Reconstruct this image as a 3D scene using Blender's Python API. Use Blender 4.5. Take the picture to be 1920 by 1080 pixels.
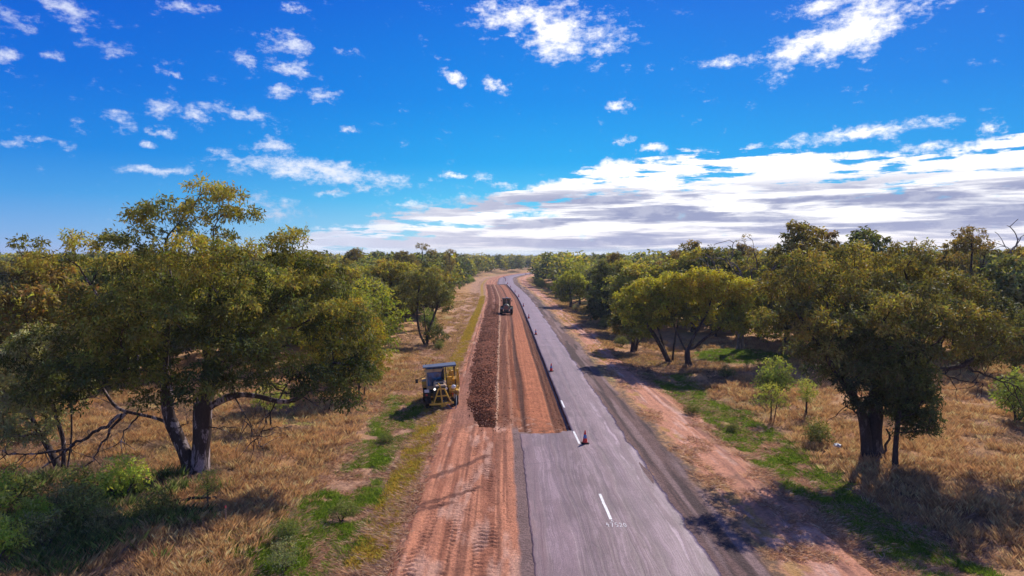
import bpy, math, random
import numpy as np
from mathutils import Vector, Matrix

# ------------------------------------------------------------------ camera, world, sun, exposure
for o in list(bpy.data.objects): bpy.data.objects.remove(o)
scene = bpy.context.scene
COL = scene.collection
CAM_H = 10.8
cd = bpy.data.cameras.new('camera'); cam = bpy.data.objects.new('camera', cd); COL.objects.link(cam)
cd.lens = 24; cd.sensor_width = 36; cd.clip_start = 0.3; cd.clip_end = 20000
cam.location = (0, 0, CAM_H); cam.rotation_euler = (math.radians(90 - 2.684), 0, 0)
scene.camera = cam
SUN_AZ, SUN_EL = math.radians(31), math.radians(38)          # azimuth measured from +Y towards +X
scene.view_settings.view_transform = 'Standard'; scene.view_settings.look = 'None'
scene.view_settings.exposure = 0.15; scene.view_settings.gamma = 1.0
scene.cycles.max_bounces = 6; scene.cycles.transparent_max_bounces = 4
scene.cycles.diffuse_bounces = 3

sd = bpy.data.lights.new('sun', 'SUN'); sd.energy = 5.0; sd.angle = math.radians(0.5); sd.color = (1.0, 0.93, 0.83)
sun = bpy.data.objects.new('sun', sd); COL.objects.link(sun)
to_sun = Vector((math.sin(SUN_AZ)*math.cos(SUN_EL), math.cos(SUN_AZ)*math.cos(SUN_EL), math.sin(SUN_EL)))
sun.rotation_euler = to_sun.to_track_quat('Z', 'Y').to_euler(); sun.location = to_sun*300

class NT:
    """small helper for building node graphs"""
    def __init__(s, tree): s.t = tree; s.n = tree.nodes; s.l = tree.links
    def new(s, typ, **kw):
        nd = s.n.new(typ)
        for k, v in kw.items(): setattr(nd, k, v)
        return nd
    def put(s, sock, v):
        if v is None: return
        if isinstance(v, bpy.types.NodeSocket): s.l.new(v, sock)
        else: sock.default_value = v
    def math(s, op, a, b=None, c=None, clamp=False):
        nd = s.new('ShaderNodeMath', operation=op, use_clamp=clamp)
        s.put(nd.inputs[0], a); s.put(nd.inputs[1], b); s.put(nd.inputs[2], c); return nd.outputs[0]
    def vmath(s, op, a, b=None, sc=None):
        nd = s.new('ShaderNodeVectorMath', operation=op)
        s.put(nd.inputs[0], a); s.put(nd.inputs[1], b)
        if sc is not None: s.put(nd.inputs['Scale'], sc)
        return nd.outputs['Value'] if op in ('LENGTH', 'DOT_PRODUCT') else nd.outputs[0]
    def comb(s, x, y, z):
        nd = s.new('ShaderNodeCombineXYZ')
        s.put(nd.inputs[0], x); s.put(nd.inputs[1], y); s.put(nd.inputs[2], z); return nd.outputs[0]
    def sep(s, v):
        nd = s.new('ShaderNodeSeparateXYZ'); s.put(nd.inputs[0], v); return nd.outputs
    def noise(s, v, scale, detail=4, rough=0.5, dist=0.0, col=False):
        nd = s.new('ShaderNodeTexNoise'); s.put(nd.inputs['Vector'], v)
        nd.inputs['Scale'].default_value = scale; nd.inputs['Detail'].default_value = detail
        nd.inputs['Roughness'].default_value = rough; nd.inputs['Distortion'].default_value = dist
        return nd.outputs[1] if col else nd.outputs[0]
    def rng(s, v, a, b, c=0.0, d=1.0, smooth=True):
        nd = s.new('ShaderNodeMapRange'); nd.interpolation_type = 'SMOOTHSTEP' if smooth else 'LINEAR'
        s.put(nd.inputs[0], v); s.put(nd.inputs[1], a); s.put(nd.inputs[2], b); s.put(nd.inputs[3], c); s.put(nd.inputs[4], d)
        return nd.outputs[0]
    def mix(s, f, a, b, mode='MIX'):
        nd = s.new('ShaderNodeMix', data_type='RGBA', blend_type=mode); nd.clamp_factor = True
        s.put(nd.inputs[0], f); s.put(nd.inputs[6], a); s.put(nd.inputs[7], b); return nd.outputs[2]
    def ramp(s, f, pts, interp='LINEAR'):
        nd = s.new('ShaderNodeValToRGB'); cr = nd.color_ramp; cr.interpolation = interp
        while len(cr.elements) < len(pts): cr.elements.new(0.5)
        for e, (p, c) in zip(cr.elements, pts): e.position = p; e.color = (*c, 1) if len(c) == 3 else c
        s.put(nd.inputs[0], f); return nd.outputs[0]

def lin(r, g, b):
    f = lambda c: c/12.92 if c <= .04045 else ((c+.055)/1.055)**2.4
    return (f(r/255), f(g/255), f(b/255))

# clouds: azimuth, elevation, half width, half height (degrees), tilt (degrees), strength
CLOUDS = [(3.74, 17.76, 2.76, 2.06, -10, 1.3), (0.0, 19.04, 2.78, 1.34, 10, 1.1), (7.45, 17.14, 2.64, 2.01, 0, 0.62), (26.19, 16.32, 5.41, 1.61, 18, 1.25), (22.19, 15.14, 2.11, 1.25, 15, 1.2), (24.72, 18.19, 3.32, 0.81, 0, 0.9), (17.72, 14.97, 2.44, 0.54, 5, 0.75), (30.89, 17.31, 2.31, 0.63, 5, 0.8), (-4.72, 14.38, 1.16, 0.54, -15, 1), (-1.46, 13.85, 1.34, 0.45, -8, 1), (8.7, 12.06, 1.14, 0.49, 0, 0.9), (9.24, 9.36, 1.4, 0.36, 5, 0.9), (11.39, 8.71, 1.2, 0.4, -8, 1), (34.76, 8.49, 0.79, 0.45, 0, 1), (-17.9, 16.22, 1.86, 0.9, 0, 1), (-20.98, 14.69, 1.17, 0.54, -15, 0.9), (-17.93, 14.53, 1.62, 0.63, -12, 1), (-18.16, 12.87, 1.7, 0.58, -8, 0.95), (-15.53, 12.56, 1.25, 0.72, 10, 0.75), (-20.94, 10.7, 3.12, 0.67, -8, 1), (-26.49, 10.76, 1.58, 0.67, 0, 0.95), (-24.7, 10.53, 1.26, 0.63, -25, 0.85), (-29.44, 9.73, 1.49, 0.63, -18, 0.75), (-27.06, 9.0, 1.07, 0.27, -15, 0.9), (-27.77, 8.18, 0.49, 0.36, 0, 0.9), (-19.41, 8.51, 1.99, 0.58, 3, 0.95), (-34.42, 7.7, 1.71, 0.36, 0, 0.9), (-26.26, 13.32, 0.72, 0.31, 0, 0.9), (-33.35, 13.54, 0.69, 0.54, -20, 0.95), (-36.18, 13.1, 1.02, 0.63, -5, 0.9), (-30.32, 14.58, 2.07, 0.81, -10, 0.75), (-32.18, 16.62, 2.12, 0.72, -12, 0.8), (-35.54, 15.19, 1.78, 0.98, -30, 0.62), (-24.9, 18.02, 1.55, 0.58, 0, 0.65), (-17.26, 18.8, 1.06, 0.36, -5, 0.95), (-13.63, 15.93, 1.44, 0.4, 0, 0.62), (-13.28, 10.15, 0.85, 0.22, 0, 0.85), (-15.61, 6.73, 8.3, 0.98, -5, 1.02), (-11.84, 5.85, 6.86, 0.45, 0, 0.7), (-27.29, 6.37, 2.55, 0.36, 0, 0.85), (-4.97, 6.78, 1.07, 0.36, 0, 1.05), (-15.01, 5.1, 1.42, 0.36, 0, 0.95), (-19.49, 3.85, 3.1, 1.07, -3, 0.9), (27.05, 9.07, 6.39, 0.63, 3, 1.0), (31.14, 7.69, 1.97, 0.45, 0, 1.0), (-7.09, 4.19, 3.97, 0.49, 0, 0.85), (-4.0, 4.52, 2.67, 0.63, 0, 0.9), (-1.33, 5.98, 1.79, 0.54, -20, 0.85), (-11.22, 3.4, 1.29, 0.18, 0, 0.9)]
BAND = [(-19.5, 1.3), (-17.0, 2.0), (-13.0, 2.6), (-8.85, 3.7), (-4.45, 4.6), (-0.9, 5.4), (1.8, 5.9), (6.2, 7.3), (10.5, 7.9), (14.8, 8.2), (20.8, 8.15), (26.4, 7.8), (29.8, 7.3), (33.1, 7.5), (36.6, 8.4), (50, 9.5)]

def build_world():
    w = bpy.data.worlds.new('World'); scene.world = w; w.use_nodes = True
    t = w.node_tree; t.nodes.clear(); n = NT(t)
    out = n.new('ShaderNodeOutputWorld'); bg = n.new('ShaderNodeBackground'); bg.inputs[1].default_value = 0.1
    n.l.new(bg.outputs[0], out.inputs[0])
    sky = n.new('ShaderNodeTexSky', sky_type='NISHITA'); sky.sun_disc = False
    sky.sun_elevation = SUN_EL; sky.sun_rotation = SUN_AZ; sky.altitude = 200; sky.air_density = 1.0; sky.dust_density = 0.6; sky.ozone_density = 2.0
    tc = n.new('ShaderNodeTexCoord')
    d = n.vmath('NORMALIZE', tc.outputs['Generated'])
    x, y, z = n.sep(d)
    DEG = 180/math.pi
    az = n.math('MULTIPLY', n.math('ARCTAN2', x, y), DEG)
    el = n.math('MULTIPLY', n.math('ARCSINE', z), DEG)
    # clear sky: elevation ramp, brighter towards the sun's side
    e01 = n.math('DIVIDE', el, 90.0, clamp=True)
    clear = n.ramp(e01, [(0.0, lin(186, 202, 226)), (0.018, lin(142, 190, 226)), (0.05, lin(78, 170, 226)), (0.085, lin(22, 144, 222)), (0.14, lin(1, 120, 216)), (0.22, lin(0, 96, 206)), (0.5, lin(4, 70, 170)), (1.0, lin(4, 50, 130))])
    side = n.rng(az, -40.0, 6.0, 0.0, 1.0)
    right = n.rng(az, 8.0, 40.0, 1.0, 0.62)
    side = n.math('MULTIPLY', side, right)
    boost = n.ramp(side, [(0.0, (0.70, 0.76, 0.96)), (1.0, (1.15, 1.32, 1.12))])
    clear = n.mix(1.0, clear, boost, 'MULTIPLY')
    clear10 = n.vmath('SCALE', clear, None, 10.0)
    skyc = n.mix(0.96, sky.outputs[0], clear10)
    # cloud coordinates with two scales of warping
    V = n.comb(az, el, 0.0)
    w1 = n.vmath('SUBTRACT', n.noise(V, 0.45, 3, 0.6, col=True), (0.5, 0.5, 0.5))
    w2 = n.vmath('SUBTRACT', n.noise(V, 1.7, 4, 0.65, col=True), (0.5, 0.5, 0.5))
    Vw = n.vmath('ADD', V, n.vmath('MULTIPLY', w1, (2.6, 1.1, 0)))
    Vw = n.vmath('ADD', Vw, n.vmath('MULTIPLY', w2, (1.5, 0.8, 0)))
    cov = None
    for (a, e, rx, ry, rot, s) in CLOUDS:
        mp = n.new('ShaderNodeMapping', vector_type='TEXTURE')
        n.put(mp.inputs[0], Vw); mp.inputs[1].default_value = (a, e, 0); mp.inputs[2].default_value = (0, 0, math.radians(rot)); mp.inputs[3].default_value = (rx*1.5, ry*1.6, 1)
        ln = n.vmath('LENGTH', mp.outputs[0])
        v = n.rng(ln, 0.0, 1.0, s, 0.0, smooth=False)
        cov = v if cov is None else n.math('MAXIMUM', cov, v)
    fb = n.noise(n.comb(n.math('MULTIPLY', az, 0.55), el, 3.0), 1.1, 7, 0.68)
    dens = n.math('ADD', cov, n.math('MULTIPLY', n.math('SUBTRACT', fb, 0.5), 2.5))
    D1 = n.rng(dens, 0.24, 1.22)
    # the long bank of stratocumulus low over the right half
    fc = n.new('ShaderNodeFloatCurve'); cu = fc.mapping.curves[0]
    pts = [((a+20)/70, e/12) for a, e in BAND]
    cu.points[0].location = pts[0]; cu.points[1].location = pts[-1]
    for p in pts[1:-1]: cu.points.new(*p)
    fc.mapping.update()
    n.put(fc.inputs['Value'], n.math('DIVIDE', n.math('ADD', az, 20.0), 70.0, clamp=True))
    eb = n.math('MULTIPLY', fc.outputs[0], 12.0)
    edge_n = n.noise(n.comb(n.math('MULTIPLY', az, 0.55), n.math('MULTIPLY', el, 1.0), 8.0), 1.1, 8, 0.6)
    dep = n.math('SUBTRACT', eb, n.sep(Vw)[1])
    bandv = n.math('ADD', n.rng(dep, -0.7, 0.7, -0.2, 1.0, smooth=False), n.math('MULTIPLY', n.math('SUBTRACT', edge_n, 0.5), 1.7))
    gaps = n.noise(n.comb(n.math('MULTIPLY', az, 0.16), n.math('MULTIPLY', el, 1.3), 2.0), 1.0, 6, 0.6)
    bandv = n.math('SUBTRACT', bandv, n.math('MULTIPLY', n.rng(gaps, 0.47, 0.66, 0.0, 1.15), n.rng(dep, 4.2, 1.2)))
    D2 = n.rng(bandv, 0.18, 0.82)
    D2 = n.math('MULTIPLY', D2, n.rng(az, -22.0, -17.0))
    D2 = n.math('MULTIPLY', D2, n.rng(el, 0.0, 0.9, 0.55, 1.0))
    D = n.math('MAXIMUM', D1, D2)
    # a thin high veil so that the sky behind the camera is not empty
    back = n.math('MULTIPLY', n.rng(n.noise(n.vmath('MULTIPLY', d, (1, 1, 3)), 2.2, 7, 0.6), 0.5, 0.68), n.rng(n.math('ABSOLUTE', az), 48.0, 70.0))
    back = n.math('MULTIPLY', back, n.rng(el, 1.0, 10.0))
    D = n.math('MAXIMUM', D, n.math('MULTIPLY', back, 0.8))
    # shading: bright tops towards the sun, violet grey streaks in the bank
    st = n.noise(n.comb(n.math('MULTIPLY', az, 0.075), n.math('MULTIPLY', n.math('POWER', n.math('MAXIMUM', el, 0.01), 0.8), 1.35), 5.0), 1.0, 7, 0.62, 0.25)
    grey = n.rng(st, 0.42, 0.56)
    gw = n.math('MULTIPLY', n.rng(el, 6.6, 4.6), n.rng(az, -16.0, 8.0, 0.45, 1.0))
    puff = n.rng(n.noise(n.comb(n.math('MULTIPLY', az, 0.35), n.math('MULTIPLY', el, 0.9), 9.0), 1.0, 6, 0.6), 0.42, 0.66)
    grey = n.math('MULTIPLY', n.math('MULTIPLY', grey, gw), n.rng(puff, 0.0, 1.0, 1.0, 0.8))
    low = n.rng(el, 0.3, 3.4, 1.0, 0.0)
    whitec = n.mix(low, (10.6, 10.5, 10.7, 1), (9.0, 8.6, 9.0, 1))
    greyc = n.mix(low, (3.2, 3.5, 5.3, 1), (4.2, 4.4, 6.2, 1))
    leftc = n.rng(az, -4.0, -14.0)
    whitec = n.mix(n.math('MULTIPLY', leftc, 0.8), whitec, (7.4, 7.9, 9.4, 1))
    cl = n.mix(grey, whitec, greyc)
    fin = n.mix(n.math('MULTIPLY', D, n.rng(az, -40.0, -4.0, 0.8, 1.0)), skyc, cl)
    n.l.new(fin, bg.inputs[0])
    w.cycles.sampling_method = 'MANUAL'; w.cycles.sample_map_resolution = 256
build_world()

# ------------------------------------------------------------------ helpers
def tag(o, label=None, cat=None, group=None, kind=None):
    if label: o['label'] = label
    if cat: o['category'] = cat
    if group: o['group'] = group
    if kind: o['kind'] = kind
    return o

def hash2(ix, iy, seed):
    h = (ix.astype(np.int64)*374761393 + iy.astype(np.int64)*668265263 + seed*974634777) & 0xffffffff
    h = ((h ^ (h >> 13))*1274126177) & 0xffffffff
    h = (h ^ (h >> 16)) & 0xffffffff
    return h.astype(np.float64)/4294967295.0

def vnoise(x, y, seed=0):
    x = np.asarray(x, float); y = np.asarray(y, float)
    ix = np.floor(x); iy = np.floor(y); fx = x-ix; fy = y-iy
    fx = fx*fx*(3-2*fx); fy = fy*fy*(3-2*fy)
    ix = ix.astype(np.int64); iy = iy.astype(np.int64)
    a = hash2(ix, iy, seed); b = hash2(ix+1, iy, seed); c = hash2(ix, iy+1, seed); d = hash2(ix+1, iy+1, seed)
    return (a*(1-fx)+b*fx)*(1-fy)+(c*(1-fx)+d*fx)*fy

def fbm(x, y, oct=4, seed=0, rough=0.5):
    s = 0; a = 1; t = 0
    for i in range(oct):
        s = s + a*vnoise(x*2**i+i*17.3, y*2**i-i*9.1, seed+i); t += a; a *= rough
    return s/t                                   # 0..1

def sm(x, a, b):
    t = np.clip((x-a)/(b-a), 0, 1); return t*t*(3-2*t)

def box(x, a, b, w):                             # soft interval mask
    return sm(x, a-w, a+w)*(1-sm(x, b-w, b+w))

def mesh_np(name, V, F, mat, col=None, st=None, smooth=False, parent=None, link=True):
    """F: list of (n,k) index arrays; one material"""
    me = bpy.data.meshes.new(name)
    V = np.asarray(V, np.float32); me.vertices.add(len(V)); me.vertices.foreach_set('co', V.ravel())
    if not isinstance(F, list): F = [F]
    F = [np.asarray(f, np.int32) for f in F if len(f)]
    loops = np.concatenate([f.ravel() for f in F]); tot = np.concatenate([np.full(len(f), f.shape[1], np.int32) for f in F])
    start = np.concatenate([[0], np.cumsum(tot)[:-1]]).astype(np.int32)
    me.loops.add(len(loops)); me.loops.foreach_set('vertex_index', loops)
    me.polygons.add(len(tot)); me.polygons.foreach_set('loop_start', start)
    if smooth: me.polygons.foreach_set('use_smooth', np.ones(len(tot), bool))
    me.update(calc_edges=True)
    if col is not None:
        a = me.attributes.new('col', 'FLOAT_COLOR', 'POINT'); c = np.ones((len(V), 4), np.float32); c[:, :3] = col; a.data.foreach_set('color', c.ravel())
    if st is not None:
        a = me.attributes.new('st', 'FLOAT_VECTOR', 'POINT'); c = np.zeros((len(V), 3), np.float32); c[:, :2] = st; a.data.foreach_set('vector', c.ravel())
    me.materials.append(mat)
    o = bpy.data.objects.new(name, me)
    if link: COL.objects.link(o)
    if parent is not None: o.parent = parent
    return o

def grid_faces(nr, nc, keep=None):
    i = np.arange(nr-1)[:, None]*nc + np.arange(nc-1)[None, :]
    f = np.stack([i, i+1, i+nc+1, i+nc], -1).reshape(-1, 4)
    if keep is not None: f = f[keep.ravel()]
    return f

def mat_new(name):
    m = bpy.data.materials.new(name); m.use_nodes = True; t = m.node_tree; t.nodes.clear(); n = NT(t)
    out = n.new('ShaderNodeOutputMaterial'); b = n.new('ShaderNodeBsdfPrincipled'); n.l.new(b.outputs[0], out.inputs[0])
    return m, n, b, out

def attr(n, name, vec=False):
    a = n.new('ShaderNodeAttribute', attribute_name=name); return a.outputs['Vector'] if vec else a.outputs['Color']

def simple_mat(name, c, rough=0.6, metal=0.0, var=0.25, scale=6.0, spec=0.4, emit=0, dirt=None):
    m, n, b, out = mat_new(name)
    tc = n.new('ShaderNodeTexCoord').outputs['Object']
    k = n.rng(n.noise(tc, scale, 5, 0.65), 0.3, 0.7, 1-var, 1+var, False)
    cc = n.vmath('SCALE', (*c,), None, k)
    if dirt: cc = n.mix(n.rng(n.noise(tc, scale*0.5, 6, 0.7), 0.48, 0.66), cc, (*dirt, 1))
    n.l.new(cc, b.inputs['Base Color']); b.inputs['Roughness'].default_value = rough; b.inputs['Metallic'].default_value = metal
    b.inputs['Specular IOR Level'].default_value = spec
    if emit: b.inputs['Emission Color'].default_value = (1, .95, .85, 1); b.inputs['Emission Strength'].default_value = emit
    return m

# ------------------------------------------------------------------ the road's line and the lie of the land
_cy = np.array([-80, 0, 60, 120, 172, 213, 276, 329, 373, 400, 425, 450, 480, 520, 600, 9000.])
_cx = np.array([5.5, 4.35, 3.5, 2.65, 1.7, .2, -2.3, -2.7, 1.0, 5.2, 10.5, 17.5, 27., 44., 90., 90.])
def _pchip(x, y):
    h = np.diff(x); dl = np.diff(y)/h; m = np.zeros(len(x))
    m[0] = dl[0]; m[-1] = 0
    for i in range(1, len(x)-1):
        m[i] = 0 if dl[i-1]*dl[i] <= 0 else (h[i-1]+h[i])*3/((2*h[i]+h[i-1])/dl[i-1]+(h[i]+2*h[i-1])/dl[i]) 
    return m
_cm = _pchip(_cy, _cx)
def road_x(Y):                                    # centre line
    Y = np.asarray(Y, float); i = np.clip(np.searchsorted(_cy, Y)-1, 0, len(_cy)-2)
    h = _cy[i+1]-_cy[i]; t = np.clip((Y-_cy[i])/h, 0, 1)
    return (2*t**3-3*t**2+1)*_cx[i]+(t**3-2*t**2+t)*h*_cm[i]+(-2*t**3+3*t**2)*_cx[i+1]+(t**3-t**2)*h*_cm[i+1]
# s = distance across the road, measured so that the seal's centre is at 4.2
def X_of(s, Y): return road_x(Y) + (s-4.2)
def s_of(X, Y): return X - road_x(Y) + 4.2
PIT0, PIT1 = 40.9, 262.0

n_ph = lambda s, Y: fbm(s*1.2, Y*.4, 3, 131)
n_am = lambda s, Y: fbm(s*1.6, Y*.7, 3, 132)
def ground_z(s, Y):
    s = np.asarray(s, float); Y = np.asarray(Y, float)
    sw = s + (fbm(s*0+Y*0.05, Y*0+3.3, 2, 5)-.5)*1.5*sm(np.abs(s-4), 6, 10)
    z = np.interp(sw, [-60, -20, -11, -8.4, -7.3, -6.2, -4.2, -3, .8, 7.4, 9.5, 12.5, 14, 15.4, 17, 20, 26, 60],
                  [0, -.15, -.3, -.55, -.7, -.6, -.2, -.10, -.006, -.006, -.05, -.25, -.5, -.7, -.55, -.3, -.15, 0])
    z = z - .07*box(s, 1.35, 6.75, .2)
    off = sm(np.abs(s-4.1), 3.4, 6)
    off2 = sm(np.abs(s-4.1), 8.5, 12)
    z = z + off*(fbm(s*.9, Y*.35, 4, 11)-.5)*.12 + off2*(fbm(s*.3, Y*.3, 4, 12)-.5)*.5 + off2*(fbm(s*2.2, Y*2.2, 3, 13)-.5)*.16
    # wheel ruts of the dirt strip left of the seal
    L = box(s, -4.6, .35, .3)
    z = z + L*((fbm(s*3.0, Y*.06, 3, 21)-.5)*.13 + (fbm(s*7, Y*5, 3, 22)-.5)*.05)
    # tyre tread pressed into the strip
    for sc, w, y0, y1, sl in [(-.95, .26, 23, 39, .02), (-1.55, .2, 28, 40, -.01), (-2.0, .24, 22, 32, .05), (-3.0, .28, 20, 31, .06), (-.55, .2, 20, 30, .0)]:
        c = sc + sl*(Y-30)
        m = box(s, c-w, c+w, .04)*box(Y, y0, y1, 1.5)*sm(fbm(s*.8, Y*.5, 2, 31), .38, .5)
        tr = np.sin((Y+np.abs(s-c)*.7+(n_ph(s, Y)-.5)*.3)*2*math.pi/.34)*(.25+1.2*sm(n_am(s, Y), .3, .65))
        z = z + m*(-.03 + .035*tr)
    R = box(s, 9.7, 13.6, .3)
    z = z + R*((fbm(s*3.4+Y*.06, Y*.05, 3, 24)-.5)*.16 + (fbm(s*6, Y*4, 3, 25)-.5)*.06)
    return z

def gz(X, Y):                                     # height at a world point
    return float(ground_z(s_of(np.array([float(X)]), np.array([float(Y)])), np.array([float(Y)]))[0])

def blend(c, m, k):
    return c*(1-m[..., None]) + np.asarray(k)*m[..., None]

def ground_col(s, Y):
    """what the ground is made of: soil, straw, green grass, gravel (reflectance)"""
    n1 = fbm(s*.35, Y*.22, 4, 41); n2 = fbm(s*1.4, Y*.9, 4, 42); n3 = fbm(s*5, Y*4, 3, 43)
    sw = s + (n1-.5)*2.6 + (n2-.5)*1.6
    X = X_of(s, Y)
    c = np.ones(s.shape+(3,))*np.array([.48, .26, .115])
    c = blend(c, sm(n2, .45, .7)*.7, [.30, .16, .09])
    c = blend(c, sm(n1, .52, .68)*.6, [.54, .29, .14])
    c = blend(c, sm(fbm(s*.12, Y*.1, 3, 44), .55, .72)*.55, [.27, .24, .07])
    farr = sm(Y, 75, 110)
    c = blend(c, farr*sm(s, 12, 13)*(1-sm(s, 20, 24))*.8, [.42, .19, .075])
    c = blend(c, farr*sm(s, 10, 12)*(1-sm(s, 20, 24))*sm(n1, .52, .6)*.9, [.40, .29, .05])
    # trampled straw verge on the left, green-gold stripe along it
    c = blend(c, box(sw, -9.5, -4.0, .6), [.45, .25, .155])
    c = blend(c, box(sw, -9.5, -4.0, .6)*sm(n2, .5, .62)*.6, [.27, .15, .09])
    stripe = box(s+(n2-.5)*.7+np.interp(Y, [20, 45, 70, 250], [.5, 0, 0, .3]), -5.55, -4.65, .2)*np.interp(Y, [20, 30, 55, 60, 400], [.25, .6, .7, 1, 1])
    c = blend(c, stripe*np.clip(.55+n3*.6, 0, 1), [.46, .27, .035])
    c = blend(c, stripe*sm(n3, .5, .7)*(1-sm(Y, 45, 70)), [.24, .26, .04])
    # bare pink dirt, left strip
    dl = box(s+(n2-.5)*.8, -4.2, .75, .25)
    c = blend(c, dl, [.55, .225, .125])
    c = blend(c, dl*sm(fbm(s*3, Y*.07, 3, 45), .48, .62)*.85, [.31, .115, .065])
    c = blend(c, dl*sm(fbm(s*7+Y*.03, Y*.05, 2, 145), .58, .66)*.7, [.20, .08, .05])
    c = blend(c, dl*sm(fbm(s*2.2, Y*.35, 3, 46), .55, .75)*.65, [.62, .36, .26])
    for sc, w, y0, y1, sl in [(-.95, .30, 23, 39, .02), (-1.55, .2, 28, 40, -.01), (-2.0, .24, 22, 32, .05), (-3.0, .28, 20, 31, .06), (-.55, .2, 20, 30, .0)]:
        cc = sc + sl*(Y-30); m = box(s, cc-w, cc+w, .05)*box(Y, y0, y1, 1.5)*sm(fbm(s*.8, Y*.5, 2, 31), .38, .5)
        tr = sm(np.sin((Y+np.abs(s-cc)*.7+(n_ph(s, Y)-.5)*.3)*2*math.pi/.34), -.2, .6); m = m*(.15+1.1*sm(n_am(s, Y), .3, .65)).clip(0, 1)
        c = blend(c, m*(1-tr)*.75, [.17, .07, .045])
    # scrapes of dark damp soil dragged across the strip
    for (s0, y0, s1, y1, w) in [(-3.6, 33.2, -1.0, 36.6, .22), (-4.8, 28.6, -1.2, 31.6, .2), (-7.6, 26.4, -2.4, 29.7, .22)]:
        t = np.clip(((s-s0)*(s1-s0)+(Y-y0)*(y1-y0))/((s1-s0)**2+(y1-y0)**2), 0, 1)
        d = np.hypot(s-s0-t*(s1-s0), Y-y0-t*(y1-y0))
        c = blend(c, (1-sm(d+(n3-.5)*.3, w*.5, w*1.4))*.8, [.15, .06, .04])
    # dark brown shoulder either side of the seal
    c = blend(c, box(s+(n2-.5)*.2, .45, 7.2, .08), [.22, .14, .125])
    gr = box(s+(n2-.5)*.9+(n1-.5)*.8, 7.0, 9.15, .25)
    c = blend(c, gr, [.175, .105, .092])
    c = blend(c, gr*sm(fbm(s*3, Y*.1, 3, 47), .5, .64)*.8, [.07, .048, .045])
    c = blend(c, gr*sm(fbm(s*2.5+9, Y*.12, 3, 48), .5, .66)*.7, [.30, .2, .185])
    c = blend(c, box(s+(n2-.5)*.9, 9.1, 10.2, .2)*sm(n3, .42, .55)*.7, [.07, .055, .05])
    # pink dirt track on the right
    dr = box(s+(n2-.5)*1.2, 9.8, 13.5, .25)
    c = blend(c, dr, [.56, .255, .155])
    c = blend(c, dr*sm(fbm(s*3.2+Y*.05, Y*.07, 3, 49), .52, .64)*.8, [.30, .14, .10])
    c = blend(c, dr*sm(fbm(s*2.6+Y*.04, Y*.25, 3, 50), .56, .7)*.7, [.66, .40, .31])
    c = blend(c, box(s+(n2-.5)*1.2, 9.9, 10.8, .2)*sm(n2, .48, .6)*.8, [.42, .24, .07])
    c = blend(c, box(s+(n2-.5)*1.6, 12.6, 14.2, .3)*sm(n1, .45, .6)*.7, [.45, .24, .12])
    # green grass in the drains
    def green(c, m): 
        c = blend(c, m, [.15, .23, .03]); return blend(c, m*sm(n3, .5, .7)*.6, [.07, .12, .02])
    gl = box(s+(n1-.5)*2.2, -9.0, -6.0, .5)*(1-sm(Y, 50, 56))*sm(fbm(s*.8, Y*.5, 4, 51), .33, .43)
    gl2 = box(s+(n1-.5)*3, -11.5, -7.5, .6)*(1-sm(Y, 29, 34))*sm(fbm(s*.7, Y*.5, 3, 52), .44, .52)
    gr1 = box(s+(n1-.5)*2.4, 13.8, 17.0, .5)*(1-sm(Y, 60, 68))*sm(fbm(s*.8, Y*.5, 4, 53), .31, .41)
    gr2 = sm(1-np.hypot((s-26)/6.5, (Y-74)/7), .1, .4)
    c = green(c, np.clip(gl+gl2, 0, 1)*.95); c = green(c, gr1*.95); c = green(c, gr2*.9)
    c = blend(c, sm(1-np.hypot((X+140)/45, (Y-165)/42), 0, .25), [.27, .31, .075])
    c = blend(c, sm(1-np.hypot((X+14.5)/3.5, (Y-45.5)/2.5), .1, .4)*.7, [.26, .30, .05])
    # darker brown ground around and in front of the big trees
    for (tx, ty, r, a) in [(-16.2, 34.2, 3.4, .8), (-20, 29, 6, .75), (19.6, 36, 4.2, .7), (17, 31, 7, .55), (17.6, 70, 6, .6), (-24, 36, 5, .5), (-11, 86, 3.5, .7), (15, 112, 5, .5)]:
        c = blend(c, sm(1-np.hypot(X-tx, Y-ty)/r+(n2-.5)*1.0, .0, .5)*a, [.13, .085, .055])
    k = .86 + .28*n3
    return np.clip(c*k[..., None], .01, .9)

# ------------------------------------------------------------------ ground materials
def soil_mat(name, bump=0.5, grain=38.0, straw=0.0, cl=0.12, rough=0.95):
    m, n, b, out = mat_new(name)
    c = attr(n, 'col'); P = n.new('ShaderNodeTexCoord').outputs['Object']
    g1 = n.noise(P, grain, 3, 0.6); g2 = n.noise(P, grain*0.22, 5, 0.65); g3 = n.noise(P, 1.1, 4, 0.6)
    k = n.math('MULTIPLY', n.rng(g1, .3, .7, 1-cl*1.6, 1+cl*1.6, False), n.rng(g2, .3, .7, 1-cl*2.4, 1+cl*2.2, False))
    k = n.math('MULTIPLY', k, n.rng(g3, .3, .7, 1-cl, 1+cl, False))
    cc = n.vmath('SCALE', c, None, k)
    n.l.new(cc, b.inputs['Base Color']); b.inputs['Roughness'].default_value = rough; b.inputs['Specular IOR Level'].default_value = 0.15
    h = n.math('ADD', n.math('MULTIPLY', g1, .25), g2)
    bp = n.new('ShaderNodeBump'); bp.inputs['Strength'].default_value = bump; bp.inputs['Distance'].default_value = 0.12
    n.l.new(h, bp.inputs['Height']); n.l.new(bp.outputs[0], b.inputs['Normal'])
    return m
M_ground = soil_mat('soil and straw', 0.8)

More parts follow.
